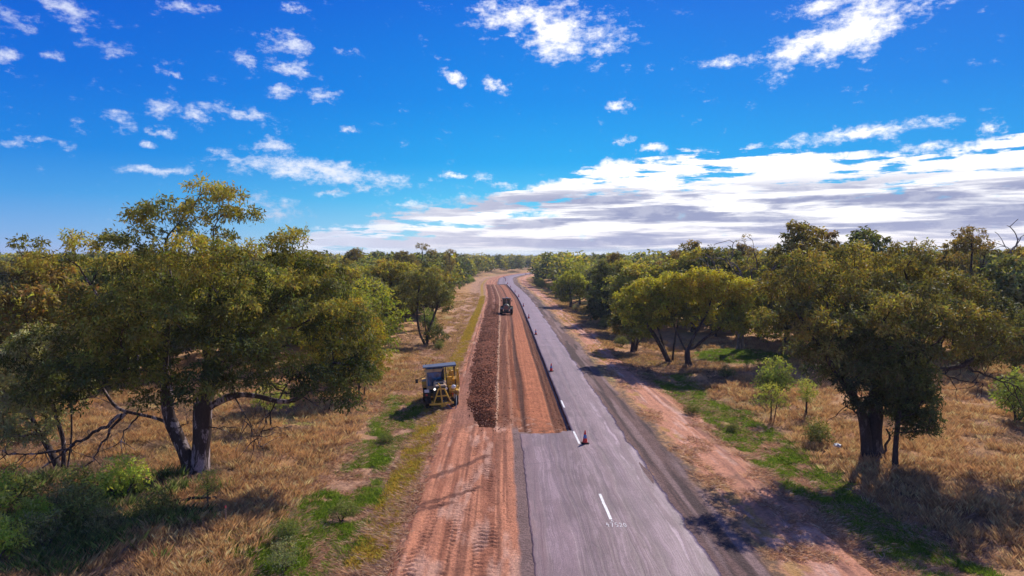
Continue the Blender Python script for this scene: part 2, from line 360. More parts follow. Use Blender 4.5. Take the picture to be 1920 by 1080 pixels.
def asphalt_mat():
    m, n, b, out = mat_new('worn asphalt seal')
    st = attr(n, 'st', True); s, Y, _ = n.sep(st)
    P = n.comb(s, Y, 0.0)
    wob = n.noise(n.comb(n.math('MULTIPLY', s, .9), n.math('MULTIPLY', Y, .14), 0), 1.0, 3, .5)
    sw = n.math('ADD', s, n.math('MULTIPLY', n.math('SUBTRACT', wob, .5), 1.1))
    # long flow lines where binder has bled and the seal has rippled
    fl = n.noise(n.comb(n.math('MULTIPLY', sw, 2.3), n.math('MULTIPLY', Y, .028), 1), 1.0, 6, .62)
    line = n.math('SUBTRACT', 1.0, n.math('ABSOLUTE', n.math('MULTIPLY', n.math('SUBTRACT', fl, .5), 26.0)), clamp=True)
    near = n.rng(Y, 55.0, 38.0)
    wheel = n.math('ADD', n.rng(n.math('ABSOLUTE', n.math('SUBTRACT', s, 6.15)), .15, .75, 1, 0), n.rng(n.math('ABSOLUTE', n.math('SUBTRACT', s, 2.2)), .2, .8, .5, 0))
    big = n.noise(P, .22, 5, .6); mid = n.noise(n.comb(n.math('MULTIPLY', s, 1.2), n.math('MULTIPLY', Y, .3), 4), 1.0, 6, .65); fine = n.noise(P, 22.0, 3, .7); fine2 = n.noise(P, 5.0, 4, .7)
    c = n.mix(n.rng(fl, .38, .62), (.150, .098, .106, 1), (.205, .143, .156, 1))
    c = n.mix(n.math('MULTIPLY', n.rng(mid, .42, .66), .55), c, (.29, .215, .235, 1))
    c = n.mix(n.math('MULTIPLY', wheel, .35), c, (.34, .26, .285, 1))
    c = n.mix(n.math('MULTIPLY', n.math('MULTIPLY', line, near), n.rng(mid, .4, .55, .0, .28)), c, (.56, .45, .48, 1))
    # seal blends to a paler tone further away
    c = n.mix(n.rng(Y, 45.0, 110.0, 0, .45), c, (.36, .28, .325, 1))
    edge = n.rng(s, 6.6, 7.3)
    c = n.mix(n.math('MULTIPLY', edge, n.rng(mid, .4, .6, .2, .75)), c, (.44, .36, .38, 1))
    edl = n.rng(s, 1.7, 1.0)
    c = n.mix(n.math('MULTIPLY', edl, n.rng(mid, .45, .6, .1, .8)), c, (.24, .15, .14, 1))
    thin = n.rng(n.math('ABSOLUTE', n.math('SUBTRACT', sw, 6.5)), .02, .09, 1, 0)
    c = n.mix(n.math('MULTIPLY', n.math('MULTIPLY', thin, n.rng(Y, 60.0, 40.0)), n.rng(mid, .40, .6, .0, .55)), c, (.62, .52, .54, 1))
    gap2 = n.rng(n.math('ABSOLUTE', n.math('SUBTRACT', sw, 3.1)), .2, .8, 1, 0)
    c = n.mix(n.math('MULTIPLY', gap2, .35), c, (.10, .065, .075, 1))
    # cracks
    vo = n.new('ShaderNodeTexVoronoi', feature='DISTANCE_TO_EDGE'); n.put(vo.inputs['Vector'], n.comb(n.math('ADD', s, n.math('MULTIPLY', wob, .8)), n.math('MULTIPLY', Y, .45), 0)); vo.inputs['Scale'].default_value = .55
    cr = n.math('MULTIPLY', n.rng(vo.outputs['Distance'], .0, .012, 1, 0), n.rng(big, .5, .6))
    c = n.mix(n.math('MULTIPLY', cr, .6), c, (.07, .055, .06, 1))
    k = n.math('MULTIPLY', n.rng(fine, .3, .7, .60, 1.40, False), n.rng(fine2, .3, .7, .86, 1.14, False))
    k = n.math('MULTIPLY', k, n.rng(big, .3, .7, .76, 1.0, False))
    c = n.mix(1.0, c, (1.0, .86, .89, 1), 'MULTIPLY')
    n.l.new(n.vmath('SCALE', c, None, k), b.inputs['Base Color'])
    n.l.new(n.rng(fl, .3, .7, .50, .72, False), b.inputs['Roughness']); b.inputs['Specular IOR Level'].default_value = 0.3
    bp = n.new('ShaderNodeBump'); bp.inputs['Strength'].default_value = .6; bp.inputs['Distance'].default_value = .03
    h = n.math('ADD', n.math('MULTIPLY', fl, 2.2), n.math('MULTIPLY', fine, .35))
    n.l.new(h, bp.inputs['Height']); n.l.new(bp.outputs[0], b.inputs['Normal'])
    return m
M_asphalt = asphalt_mat()

def geo_rows(y0, y1, g0, ysw=None, g1=None, floor=0.06):
    r = [y0]
    while r[-1] < y1:
        g = g0 if (ysw is None or r[-1] < ysw) else g1
        r.append(r[-1]+max(abs(r[-1])*g, floor))
    return np.array(r)

# ------------------------------------------------------------------ ground sheet
def build_ground():
    rows = np.concatenate([np.linspace(-400, -20, 12), np.linspace(-14, 17, 36)[:-1], geo_rows(17, 6500, .0026, 62, .0065)])
    cs = [np.arange(-5.2, 0.9, .07), np.array([.9, 1.0, 1.15, 1.3, 1.5, 1.8, 3, 4.2, 5.4, 6.2, 6.5, 6.7, 6.85, 7.0, 7.15]), np.arange(7.3, 13.9, .1), np.arange(13.9, 22, .16)]
    l = -5.3; L = []
    while l > -6500: L.append(l); l -= max(.14, abs(l)*.018)
    r = 22.0; R = []
    while r < 6500: R.append(r); r += max(.18, r*.018)
    s = np.concatenate([np.array(L[::-1])]+cs+[np.array(R)])
    S, Y = np.meshgrid(s, rows)
    Z = ground_z(S, Y)
    pitm = ((S > -3.75) & (S < 4.05) & (Y > PIT0+.6) & (Y < PIT1-1.0))
    Z = np.where(pitm, Z-.9, Z)
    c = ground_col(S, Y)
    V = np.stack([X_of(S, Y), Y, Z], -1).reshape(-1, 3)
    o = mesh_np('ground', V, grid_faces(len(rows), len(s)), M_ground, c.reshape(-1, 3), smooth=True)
    tag(o, kind='structure')
build_ground()

def road_top(s): return .012 - .004*np.abs(s-4.2)
def pit_edge(s): return PIT0 + .8*sm(s, 2.5, 4.1) + (fbm(s*1.5, s*0+2, 3, 61)-.5)*1.3
def build_road():
    jag = lambda Y, sd, a: (fbm(Y*.35, Y*0, 4, sd, .6)-.5)*a
    cl = lambda Y: 4.13 + jag(Y, 72, .10)*((Y > PIT0) & (Y < PIT1))
    el = lambda Y: .95 + jag(Y, 73, .12)+(fbm(Y*2.5, Y*0+9, 3, 75)-.5)*.10
    er = lambda Y: 7.25 + jag(Y, 74, .34)+(fbm(Y*2.2, Y*0+4, 4, 76, .65)-.5)*.22
    VV = []; FF = []; ST = []; off = 0
    def strip(rows_fn, sl, sr, nc, nr_arr):
        nonlocal off
        nr = len(nr_arr); t = np.linspace(0, 1, nc)[None, :]; yy = nr_arr[:, None]*np.ones((1, nc))
        a = sl(nr_arr)[:, None]; bb = sr(nr_arr)[:, None]; S = a+(bb-a)*t
        Y = rows_fn(yy, S)
        Z = road_top(S) + (fbm(S*1.3, Y*.15, 3, 71)-.5)*.03 
        V = np.stack([X_of(S, Y), Y, Z], -1).reshape(-1, 3)
        # skirt
        VV.append(V); ST.append(np.stack([S, Y], -1).reshape(-1, 2)); f = grid_faces(nr, nc)+off; FF.append(f)
        base = off; off += len(V)
        for col in (0, nc-1):
            idx = base+np.arange(nr)*nc+col
            if col == 0 and sl is cl: idx = idx[(nr_arr > PIT0+.4) & (nr_arr < PIT1)]
            if col == nc-1 and sr is cl: continue
            lo = V[idx-base].copy(); lo[:, 2] -= .07
            VV.append(lo); ST.append(np.stack([S, Y], -1).reshape(-1, 2)[idx-base]); k = off+np.arange(len(idx)); off += len(idx)
            FF.append(np.stack([idx[:-1], idx[1:], k[1:], k[:-1]], -1))
        for row in (0, nr-1):
            idx = base+row*nc+np.arange(nc); lo = V[idx-base].copy(); lo[:, 2] -= .07
            VV.append(lo); ST.append(np.stack([S, Y], -1).reshape(-1, 2)[idx-base]); k = off+np.arange(nc); off += nc
            FF.append(np.stack([idx[:-1], idx[1:], k[1:], k[:-1]], -1))
    r1 = np.concatenate([np.linspace(-200, 18, 60)[:-1], geo_rows(18, 640, .003)])
    strip(lambda y, s: y, cl, er, 22, r1)
    r2 = np.concatenate([np.linspace(-200, 18, 60)[:-1], geo_rows(18, PIT0, .004)]); r2 = r2*1.0; r2[-1] = PIT0
    strip(lambda y, s: np.where(y > PIT0-2, PIT0-2+(y-PIT0+2)/2*(pit_edge(s)-PIT0+2), y), el, cl, 40, r2)
    strip(lambda y, s: y, el, cl, 16, geo_rows(PIT1-.2, 640, .004))
    o = mesh_np('road', np.concatenate(VV), FF, M_asphalt, st=np.concatenate(ST), smooth=False)
    tag(o, kind='structure')
    return o
ROAD = build_road()

# ------------------------------------------------------------------ excavated half of the road
M_cut = soil_mat('freshly cut subsoil', 0.7, 30.0, cl=.16)
def pit_profile(s, Y):
    n = (fbm(s*.9, Y*.035, 3, 81)-.5)
    sw = s + n*.5
    z = np.interp(sw, [-3.8, -1.2, -.75, -.62, -.45, -.1, .9, 1.25, 1.5, 1.8, 3.0, 3.25, 3.45, 3.7, 3.95, 4.2],
                  [-.12, -.12, -.14, -.08, -.2, -.26, -.27, -.36, -.25, -.22, -.22, -.31, -.22, -.33, -.25, -.30])
    z = z + (fbm(s*6, Y*.12, 3, 82)-.5)*.07 + (fbm(s*5, Y*4, 3, 83)-.5)*.045
    return z
def pit_col(s, Y):
    n1 = fbm(s*1.2, Y*.05, 4, 84); n2 = fbm(s*6, Y*.15, 3, 85); n3 = fbm(s*2, Y*1.6, 4, 86); sw = s+(fbm(s*.9, Y*.035, 3, 81)-.5)*.5
    c = np.ones(s.shape+(3,))*np.array([.195, .058, .024])
    c = blend(c, sm(n2, .45, .7)*.6, [.42, .16, .075])
    c = blend(c, box(sw, 1.6, 3.15, .12), [.44, .155, .072])
    c = blend(c, box(sw, 1.6, 3.15, .12)*sm(n3, .5, .7)*.5, [.33, .105, .048])
    c = blend(c, box(sw, -.85, -.5, .06)*.9, [.52, .30, .19])
    c = blend(c, box(sw, .45, .62, .05)*.6, [.45, .22, .13])
    c = blend(c, box(sw, 1.1, 1.48, .07)*.9, [.105, .042, .026])
    c = blend(c, box(sw, -.1, .05, .04)*.6, [.14, .055, .032])
    c = blend(c, box(sw, 3.15, 3.35, .05)*.8, [.12, .05, .03])
    c = blend(c, box(s+(n3-.5)*.5, 3.3, 4.4, .15)*.85, [.14, .052, .028])  # dark brown floor edge with the cut wall's shade painted in
    c = blend(c, box(sw+(n3-.5)*.6, -.55, .35, .15)*.6, [.135, .05, .028])
    c = blend(c, box(s, -4, -.9, .2), [.30, .13, .085])
    end = 1-sm(Y, PIT0+1, PIT0+7)
    c = blend(c, end*sm(n3, .36, .55)*.8, [.21, .082, .042])
    c = blend(c, end*sm(n3, .62, .72)*.8, [.58, .37, .27])
    c = blend(c, sm(s, -1, .5)*sm(Y, 95, 135)*.45, [.27, .10, .06])
    k = .82+.36*fbm(s*9, Y*5, 3, 87)
    return np.clip(c*k[..., None], .01, .9)
def build_pit():
    rows = geo_rows(PIT0-1.2, PIT1+.3, .0021)
    s = np.concatenate([np.arange(-3.95, 4.06, .055), [4.09, 4.12, 4.20]])
    S, Y = np.meshgrid(s, rows)
    prof = pit_profile(S, Y)
    y0 = np.where(S > .85, pit_edge(S), PIT0-.8+(fbm(S*1.2, S*0, 3, 91)-.5)*1.2)
    depth = np.where(S > .85, sm(Y, y0-.05, y0+.15), sm(Y, y0, y0+5.0)) * (1-sm(Y, PIT1-.6, PIT1-.1))
    side = sm(S, -3.9, -3.3)*(1-sm(S, 4.055, 4.11))
    gz0 = np.where(S > .85, -.045-.02*0, ground_z(S, Y)+.008)
    gz0 = np.where((S > .85) & (Y > PIT1-1), -.05, gz0)
    m = depth*side
    Z = gz0*(1-m) + prof*m
    V = np.stack([X_of(S, Y), Y, Z], -1).reshape(-1, 3)
    cm = np.where(S > .85, 1.0, sm(Y+(fbm(S*1.6, Y*.8, 3, 63)-.5)*3, PIT0, PIT0+4.5)*sm(S+(fbm(S, Y*.6, 3, 64)-.5)*.8, -3.75, -3.3))
    col = pit_col(S, Y)*cm[..., None]+ground_col(S, Y)*(1-cm[..., None])
    o = mesh_np('excavated_road_bed', V, grid_faces(len(rows), len(s)), M_cut, col.reshape(-1, 3), smooth=True)
    tag(o, kind='structure')
build_pit()

M_heap = soil_mat('dark damp soil heap', 0.9, 16.0, cl=.22)
def build_windrow():
    rows = geo_rows(43.0, PIT1-1.5, .0019); s = np.arange(-4.0, -.35, .05)
    S, Y = np.meshgrid(s, rows)
    left = np.interp(Y, [43, 46, 50, 55, 62, 80, 140, 262], [-1.5, -2.1, -2.55, -2.85, -3.1, -3.3, -3.5, -3.6]) + (fbm(Y*.8, Y*0, 4, 92, .6)-.5)*.8
    right = np.interp(Y, [43, 46, 60, 262], [-.6, -.62, -.7, -.95]) + (fbm(Y*.9, Y*0+5, 4, 93, .6)-.5)*.6
    t = (S-left)/(right-left)
    h = np.clip(np.sin(np.clip(t, 0, 1)*math.pi), 0, 1)**.75*.21*sm(Y+(fbm(S*1.5, S*0, 2, 133)-.5)*3, 42.8, 47)*(1-sm(Y, PIT1-6, PIT1-2))
    lump = (fbm(S*2.4, Y*2.0, 4, 94, .6)-.45)*.75 + (vnoise(S*11, Y*9, 95)-.4)*.16
    far = sm(Y, 110, 150)
    groove = far*box(t, .4, .7, .08)*.22
    h = h*(1+lump*1.0)*(.62+.75*fbm(Y*.22, Y*0, 3, 141))-groove
    inside = (t > -.02) & (t < 1.02) 
    Z = -.13 + h + (h > .03)*(vnoise(S*14, Y*11, 96)-.5)*.07 - .2*(~inside)
    c = np.ones(S.shape+(3,))*np.array([.130, .036, .016])
    n = fbm(S*5, Y*4, 4, 97)
    c = blend(c, sm(n, .52, .66)*.7, [.26, .085, .04]); c = blend(c, sm(n, .70, .80)*.4, [.36, .16, .09])
    c = blend(c, sm(.35-n, 0, .1)*.6, [.05, .022, .016])
    c = c*(.8+.4*vnoise(S*20, Y*16, 98))[..., None]
    keep = inside[:-1, :-1] | inside[1:, 1:] | inside[1:, :-1] | inside[:-1, 1:]
    o = mesh_np('soil_heap', np.stack([X_of(S, Y), Y, Z], -1).reshape(-1, 3), grid_faces(len(rows), len(s), keep), M_heap, c.reshape(-1, 3))
    tag(o, 'long heap of dark damp soil clods lying along the left side of the dug road bed', 'soil heap', kind='stuff')
    # loose clods on and beside the heap, over the cut floor's edges
    rg = np.random.default_rng(5)
    ico = np.array([(0, 0, 1), (.9, 0, .35), (.28, .85, .4), (-.73, .5, .35), (-.7, -.55, .4), (.3, -.85, .35), (0, 0, -.6)])*.9
    fc = np.array([(0, 1, 2), (0, 2, 3), (0, 3, 4), (0, 4, 5), (0, 5, 1), (6, 2, 1), (6, 3, 2), (6, 4, 3), (6, 5, 4), (6, 1, 5)])
    N = 15000
    Y = 43+ (rg.random(N)**1.9)*110
    l = np.interp(Y, [43, 46, 50, 55, 62, 80, 262], [-1.5, -2.1, -2.55, -2.85, -3.1, -3.3, -3.6]); r = -.68
    t = rg.random(N)*1.0+rg.normal(0, .09, N); s_ = l+t*(r-l)
    onz = -.13+np.clip(np.sin(np.clip(t, 0, 1)*math.pi), 0, 1)**.75*.21*sm(Y, 42.8, 47)
    rad = .015+.075*rg.random(N)**3.4
    # a few stray clods on the floor and the strip
    M2 = 4600; Y2 = 27+rg.random(M2)**1.1*90; s2 = np.where(rg.random(M2) < .60, rg.normal(-.5, .9, M2), rg.normal(3.7, .25, M2)); ok = (Y2 > PIT0+.5) | (s2 < .6); Y2, s2 = Y2[ok], s2[ok]
    z2 = np.where((Y2 > PIT0+4), pit_profile(s2, Y2), ground_z(s2, Y2)); rad2 = (.012+.045*rg.random(len(Y2))**2.5)*np.where(Y2 < 41, .7, 1.1)
    Yc = np.concatenate([Y, Y2]); Sc = np.concatenate([s_, s2]); Zc = np.concatenate([onz+.02, z2]); Rc = np.concatenate([rad, rad2])
    jit = 1+.5*(rg.random((len(Yc), 7, 1))-.5)
    ang = rg.random(len(Yc))*6.28; ca, sa = np.cos(ang), np.sin(ang)
    P = ico[None]*jit*Rc[:, None, None]; x = P[..., 0]*ca[:, None]-P[..., 1]*sa[:, None]; y = P[..., 0]*sa[:, None]+P[..., 1]*ca[:, None]
    V = np.stack([x+X_of(Sc, Yc)[:, None], y+Yc[:, None], P[..., 2]*.8+Zc[:, None]], -1).reshape(-1, 3)
    F = (fc[None]+7*np.arange(len(Yc))[:, None, None]).reshape(-1, 3)
    base = np.where(rg.random((len(Yc), 1)) < .05, np.array([[.40, .22, .14]]), np.array([[.115, .034, .016]]))*(.6+.9*rg.random((len(Yc), 1)))
    o = mesh_np('loose_clods', V, F, M_heap, np.repeat(base, 7, 0))
    tag(o, 'loose dark clods of earth scattered over the soil heap and the churned dirt', 'clods', kind='stuff')
build_windrow()

# ------------------------------------------------------------------ paint on the road
M_paint = simple_mat('road paint', (.82, .80, .76), .55, var=.12, scale=14, dirt=(.5, .43, .43))
M_chalk = simple_mat('sprayed survey paint', (.62, .58, .58), .8, var=.3, scale=30)
def line_strip(name, s0, y0, s1, y1, w, mat, parent):
    n = 24; t = np.linspace(0, 1, n); Y = y0+(y1-y0)*t; s = s0+(s1-s0)*t
    e = (fbm(Y*3, Y*0, 3, 99)-.5)*.03
    sl, sr = s-w/2+e, s+w/2+e
    z = road_top(s)+.008+(fbm(s*1.3, Y*.15, 3, 71)-.5)*.03
    V = np.concatenate([np.stack([X_of(sl, Y), Y, z], -1), np.stack([X_of(sr, Y), Y, z], -1)])
    i = np.arange(n-1); F = np.stack([i, i+n, i+n+1, i+1], -1)
    return mesh_np(name, V, F, mat, parent=parent)
for (s0, y0, s1, y1) in [(4.30, 27.5, 4.26, 30.5), (4.28, 38.8, 4.24, 41.6), (4.27, 48.2, 4.25, 50.6), (4.3, 16.5, 4.3, 19.5), (4.2, 276, 4.2, 279), (4.2, 288, 4.2, 291), (4.2, 300, 4.2, 303)]:
    line_strip('centre_line_dash', s0, y0, s1, y1, .12, M_paint, ROAD)

def painted_number():
    """47520 sprayed by hand under the nearest dash, with a small tick above it"""
    G = {'4': [[(.35, 1), (.05, .45), (.65, .45)], [(.45, .75), (.45, 0)]],
         '7': [[(.05, .95), (.65, 1), (.3, 0)]],
         '5': [[(.65, 1), (.15, 1), (.1, .58), (.4, .62), (.62, .4), (.5, .08), (.08, .05)]],
         '2': [[(.08, .8), (.3, 1), (.58, .85), (.5, .5), (.05, .02), (.68, .05)]],
         '0': [[(.35, 1), (.08, .7), (.1, .25), (.35, 0), (.6, .25), (.62, .7), (.35, 1)]]}
    V = []; F = []
    def seg(a, b, w=.014):
        a = np.array(a); b = np.array(b); d = b-a; L = np.hypot(*d)
        if L < 1e-6: return
        d /= L; nn = np.array([-d[1]*.75, d[0]])*w*1.3; k = len(V)
        for p in (a-nn-d*w, a+nn-d*w, b+nn+d*w, b-nn+d*w):
            s = p[0]; z = float(road_top(np.array(s)))+.011+float((fbm(np.array([s*1.3]), np.array([p[1]*.15]), 3, 71)-.5)[0]*.03)
            V.append((float(X_of(s, p[1])), p[1], z))
        F.append((k, k+1, k+2, k+3))
    x = 4.02; y0 = 26.72
    for ch in '47520':
        for st in G[ch]:
            for a, b in zip(st[:-1], st[1:]): seg((x+a[0]*.16, y0+a[1]*.42), (x+b[0]*.16, y0+b[1]*.42))
        x += .165 if ch != '7' else .19
    seg((4.27, 27.28), (4.31, 27.42)); seg((4.31, 27.42), (4.35, 27.26))
    mesh_np('painted_number', V, np.array(F), M_chalk, parent=ROAD)
painted_number()
line_strip('paint_mark', 3.9, 41.75, 4.28, 41.72, .10, M_chalk, ROAD)

# ------------------------------------------------------------------ leaves, bark
def leaf_mat(name, trans=.34, tint=(1.4, 1.35, .6, 1), spec=.12):
    m, n, b, out = mat_new(name)
    c = attr(n, 'col'); oi = n.new('ShaderNodeObjectInfo').outputs['Random']
    hs = n.new('ShaderNodeHueSaturation'); n.put(hs.inputs['Color'], c)
    n.put(hs.inputs['Hue'], n.rng(oi, 0, 1, .488, .515, False)); n.put(hs.inputs['Value'], n.rng(n.math('FRACT', n.math('MULTIPLY', oi, 7.31)), 0, 1, .82, 1.2, False)); hs.inputs['Saturation'].default_value = 1.0
    n.l.new(hs.outputs[0], b.inputs['Base Color']); b.inputs['Roughness'].default_value = .6; b.inputs['Specular IOR Level'].default_value = spec
    tr = n.new('ShaderNodeBsdfTranslucent'); n.l.new(n.mix(1.0, hs.outputs[0], tint, 'MULTIPLY'), tr.inputs[0])
    mx = n.new('ShaderNodeMixShader'); mx.inputs[0].default_value = trans
    n.l.new(b.outputs[0], mx.inputs[1]); n.l.new(tr.outputs[0], mx.inputs[2]); n.l.new(mx.outputs[0], out.inputs[0])
    return m
M_leaf = leaf_mat('foliage')
M_blade = leaf_mat('grass blades', .40, (1.05, 1.0, .85, 1), .05)

def bark_mat(name, dark, pale, amt):
    m, n, b, out = mat_new(name)
    P = n.new('ShaderNodeTexCoord').outputs['Object']
    Ps = n.vmath('MULTIPLY', P, (1, 1, .35))
    k = n.rng(n.noise(Ps, 2.6, 6, .68, .6), amt-.04, amt+.04)
    c = n.mix(k, (*dark, 1), (*pale, 1))
    c = n.vmath('SCALE', c, None, n.rng(n.noise(Ps, 22, 4, .7), .3, .7, .6, 1.4, False))
    n.l.new(c, b.inputs['Base Color']); b.inputs['Roughness'].default_value = .9; b.inputs['Specular IOR Level'].default_value = .2
    bp = n.new('ShaderNodeBump'); bp.inputs['Strength'].default_value = .7; bp.inputs['Distance'].default_value = .05
    n.l.new(n.noise(Ps, 14, 5, .7), bp.inputs['Height']); n.l.new(bp.outputs[0], b.inputs['Normal'])
    return m
M_bark = bark_mat('dark bark', (.055, .038, .034), (.12, .09, .08), .56)
M_bark_pale = bark_mat('patchy pale bark', (.055, .036, .032), (.32, .25, .25), .555)
M_deadwood = bark_mat('weathered dead wood', (.10, .075, .07), (.24, .19, .17), .5)

def resample(P, step):
    P = np.asarray(P, float); out = [P[0]]
    for a, b in zip(P[:-1], P[1:]):
        k = max(1, int(np.ceil(np.linalg.norm(b-a)/step)))
        for i in range(1, k+1): out.append(a+(b-a)*i/k)
    out = np.array(out)
    if len(out) > 4:
        for _ in range(2): out[1:-1] = (out[:-2]+2*out[1:-1]+out[2:])/4
    return out

def tubes(chains, sides=None):
    """chains: list of (points, radii) -> verts, faces"""
    V = []; F = []; off = 0
    for P, R in chains:
        n = len(P)
        if n < 2: continue
        k = 9 if R[0] > .2 else (6 if R[0] > .06 else (4 if R[0] > .02 else 3))
        T = np.gradient(P, axis=0); T /= np.linalg.norm(T, axis=1)[:, None]+1e-9
        ref = np.array([0.3, 1, 0.1]); U = np.cross(T, ref); U /= np.linalg.norm(U, axis=1)[:, None]+1e-9; W = np.cross(T, U)
        a = np.arange(k)*2*math.pi/k
        rr = R[:, None]*(1+.12*np.sin(a*3+P[:, 2:3]*1.7)*(R[:, None] > .08))
        ring = P[:, None, :]+rr[..., None]*(np.cos(a)[None, :, None]*U[:, None, :]+np.sin(a)[None, :, None]*W[:, None, :])
        V.append(ring.reshape(-1, 3)); i = off+np.arange(n-1)[:, None]*k; j = np.arange(k)[None, :]; j2 = (j+1) % k
        F.append(np.stack([i+j, i+j2, i+k+j2, i+k+j], -1).reshape(-1, 4)); off += n*k
    return np.concatenate(V), np.concatenate(F)

def skeleton(rg, trunks, targets, R0, tip=.014, sag=.12):
    pos = []; par = []; dep = []
    for ti, line in enumerate(trunks):
        P = resample(line, .45)
        if ti == 0 or not pos or np.linalg.norm(P[0][:2]) < .6 and P[0][2] < .3: start = -1
        else:
            A = np.array(pos); start = int(np.argmin(np.linalg.norm(A-P[0], axis=1)))
        for i, p in enumerate(P):
            if i == 0 and start >= 0: last = start; continue
            pos.append(p); par.append(start if i == 0 else last); dep.append(0 if i == 0 and start < 0 else dep[last]+.45); last = len(pos)-1
    ntr = len(pos)
    order = np.argsort([min(np.linalg.norm(np.array(pos[:ntr])-t, axis=1)) for t in targets])
    buf = np.zeros((ntr+len(targets)*14, 3)); buf[:ntr] = pos; dbuf = np.zeros(len(buf)); dbuf[:ntr] = dep; n = ntr
    zmin = np.array(pos)[:, 2].max()*.22
    for oi in order:
        t = targets[oi]; A = buf[:n]
        d = np.linalg.norm(A-t, axis=1); cost = d + .28*dbuf[:n] + 4*(A[:, 2] > t[2]+.5) + 3*(A[:, 2] < zmin)*(t[2] > zmin)
        k = int(np.argmin(cost)); a = A[k]; L = d[k]
        m = max(1, min(12, int(round(L/.5))))
        up = np.array([0, 0, 1.])*L*.22*(1 if L > .8 else 0); mid = (a+t)/2+up+rg.normal(0, .09*L+.02, 3)
        last = k
        for i in range(1, m+1):
            u = i/m; p = (1-u)**2*a+2*u*(1-u)*mid+u*u*t
            if n >= len(buf): break
            buf[n] = p+(rg.normal(0, .035, 3) if i < m else 0); par.append(last); dbuf[n] = dbuf[last]+L/m; last = n; n += 1
    pos = buf[:n]; par = np.array(par[:n])
    cnt = np.zeros(n); kids = [[] for _ in range(n)]
    for i in range(n-1, -1, -1):
        if not kids[i]: cnt[i] = 1
        if par[i] >= 0: cnt[par[i]] += cnt[i]; kids[par[i]].append(i)
    tot = cnt[[i for i in range(n) if par[i] < 0]].max()
    p = math.log(R0/tip)/math.log(max(tot, 2)); rad = tip*cnt**p
    ch = []; stack = [(i, None) for i in range(n) if par[i] < 0]
    while stack:
        i, pr = stack.pop(); P = []; R = []
        if pr is not None: P.append(pos[pr]); R.append(min(rad[pr], rad[i]*1.15))
        while True:
            P.append(pos[i]); R.append(rad[i])
            if not kids[i]: break
            ks = sorted(kids[i], key=lambda q: -cnt[q])
            for q in ks[1:]: stack.append((q, i))
            i = ks[0]
        P = np.array(P); R = np.array(R)
        if pr is None: R = R*(1+.55*np.exp(-np.maximum(P[:, 2], 0)/.35))
        ch.append((P, R))
    return ch

def clumps_of(rg, lobes, rc, K=4.2, inner=.5):
    C = []
    for (x, dy, z, rx, rz, w) in lobes:
        ry = rx*.85; a2 = (rx*ry*rz)**(2/3); N = int(w*K*a2/rc**2)+2; got = []; tries = 0
        while len(got) < N and tries < N*12:
            tries += 1
            v = rg.normal(size=3); v /= np.linalg.norm(v)
            if v[2] < -.35 and rg.random() < .55: continue
            r = inner+(1-inner)*rg.random()**.6
            p = np.array([x, dy, z])+v*r*np.array([rx, ry, rz])
            if p[2] < .35: continue
            if got and np.min(np.linalg.norm(np.array(got)-p, axis=1)) < rc*1.12: continue
            if C and np.min(np.linalg.norm(np.array(C)-p, axis=1)) < rc*.9: continue
            got.append(p)
        C += got
    return np.array(C)

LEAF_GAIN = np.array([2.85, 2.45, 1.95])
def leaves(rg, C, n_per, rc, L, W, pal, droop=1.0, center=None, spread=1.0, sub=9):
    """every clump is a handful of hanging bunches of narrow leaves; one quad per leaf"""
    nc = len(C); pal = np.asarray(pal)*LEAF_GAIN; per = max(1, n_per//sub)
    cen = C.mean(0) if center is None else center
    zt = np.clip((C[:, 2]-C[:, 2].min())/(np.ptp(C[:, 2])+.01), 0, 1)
    ci = np.clip(zt*.75+rg.random(nc)*.6-.18, 0, .999)*(len(pal)-1); i0 = ci.astype(int); f = (ci-i0)[:, None]  # low clumps darker, high ones lighter: crown shade and sunlit tops painted in
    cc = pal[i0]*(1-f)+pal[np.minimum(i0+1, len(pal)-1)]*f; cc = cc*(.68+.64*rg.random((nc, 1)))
    v = rg.normal(size=(nc, sub, 3)); v /= np.linalg.norm(v, axis=2)[..., None]; v[..., 2] = np.abs(v[..., 2])*1.15-.30
    B = C[:, None, :]+v*rc*np.array([1, 1, .78])*(.55+.45*rg.random((nc, sub, 1))**.7)
    q = rg.normal(size=(nc, sub, per, 3))*rc*.16*spread; q[..., 2] -= np.abs(q[..., 2])*.35*droop
    P = (B[:, :, None, :]+q).reshape(-1, 3); N = len(P)
    outw = (np.repeat(v.reshape(-1, 3), per, 0))*.55
    d = outw+rg.normal(size=(N, 3))*.75+np.array([0, 0, -.75*droop]); d /= np.linalg.norm(d, axis=1)[:, None]
    s = np.cross(d, rg.normal(size=(N, 3))); s /= np.linalg.norm(s, axis=1)[:, None]+1e-9
    Ls = L*(.7+.6*rg.random((N, 1))); Ws = W*(.7+.6*rg.random((N, 1)))
    V = np.stack([P, P+d*Ls*.45+s*Ws, P+d*Ls, P+d*Ls*.5-s*Ws], 1).reshape(-1, 3)
    F = np.arange(N*4).reshape(-1, 4)
    lc = np.repeat(cc, sub*per, 0)*(.7+.6*rg.random((N, 1)))*(1+.10*rg.normal(size=(N, 3)))
    lc = np.repeat(np.clip(lc, .01, .55), 4, 0)
    return V, F, lc

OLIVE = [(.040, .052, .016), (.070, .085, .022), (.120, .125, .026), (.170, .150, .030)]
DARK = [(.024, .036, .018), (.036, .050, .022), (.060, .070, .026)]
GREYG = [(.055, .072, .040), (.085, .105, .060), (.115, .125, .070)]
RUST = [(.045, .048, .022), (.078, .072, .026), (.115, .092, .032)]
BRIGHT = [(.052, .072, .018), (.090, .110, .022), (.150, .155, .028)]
LIME = [(.055, .085, .022), (.085, .12, .032), (.13, .16, .045)]

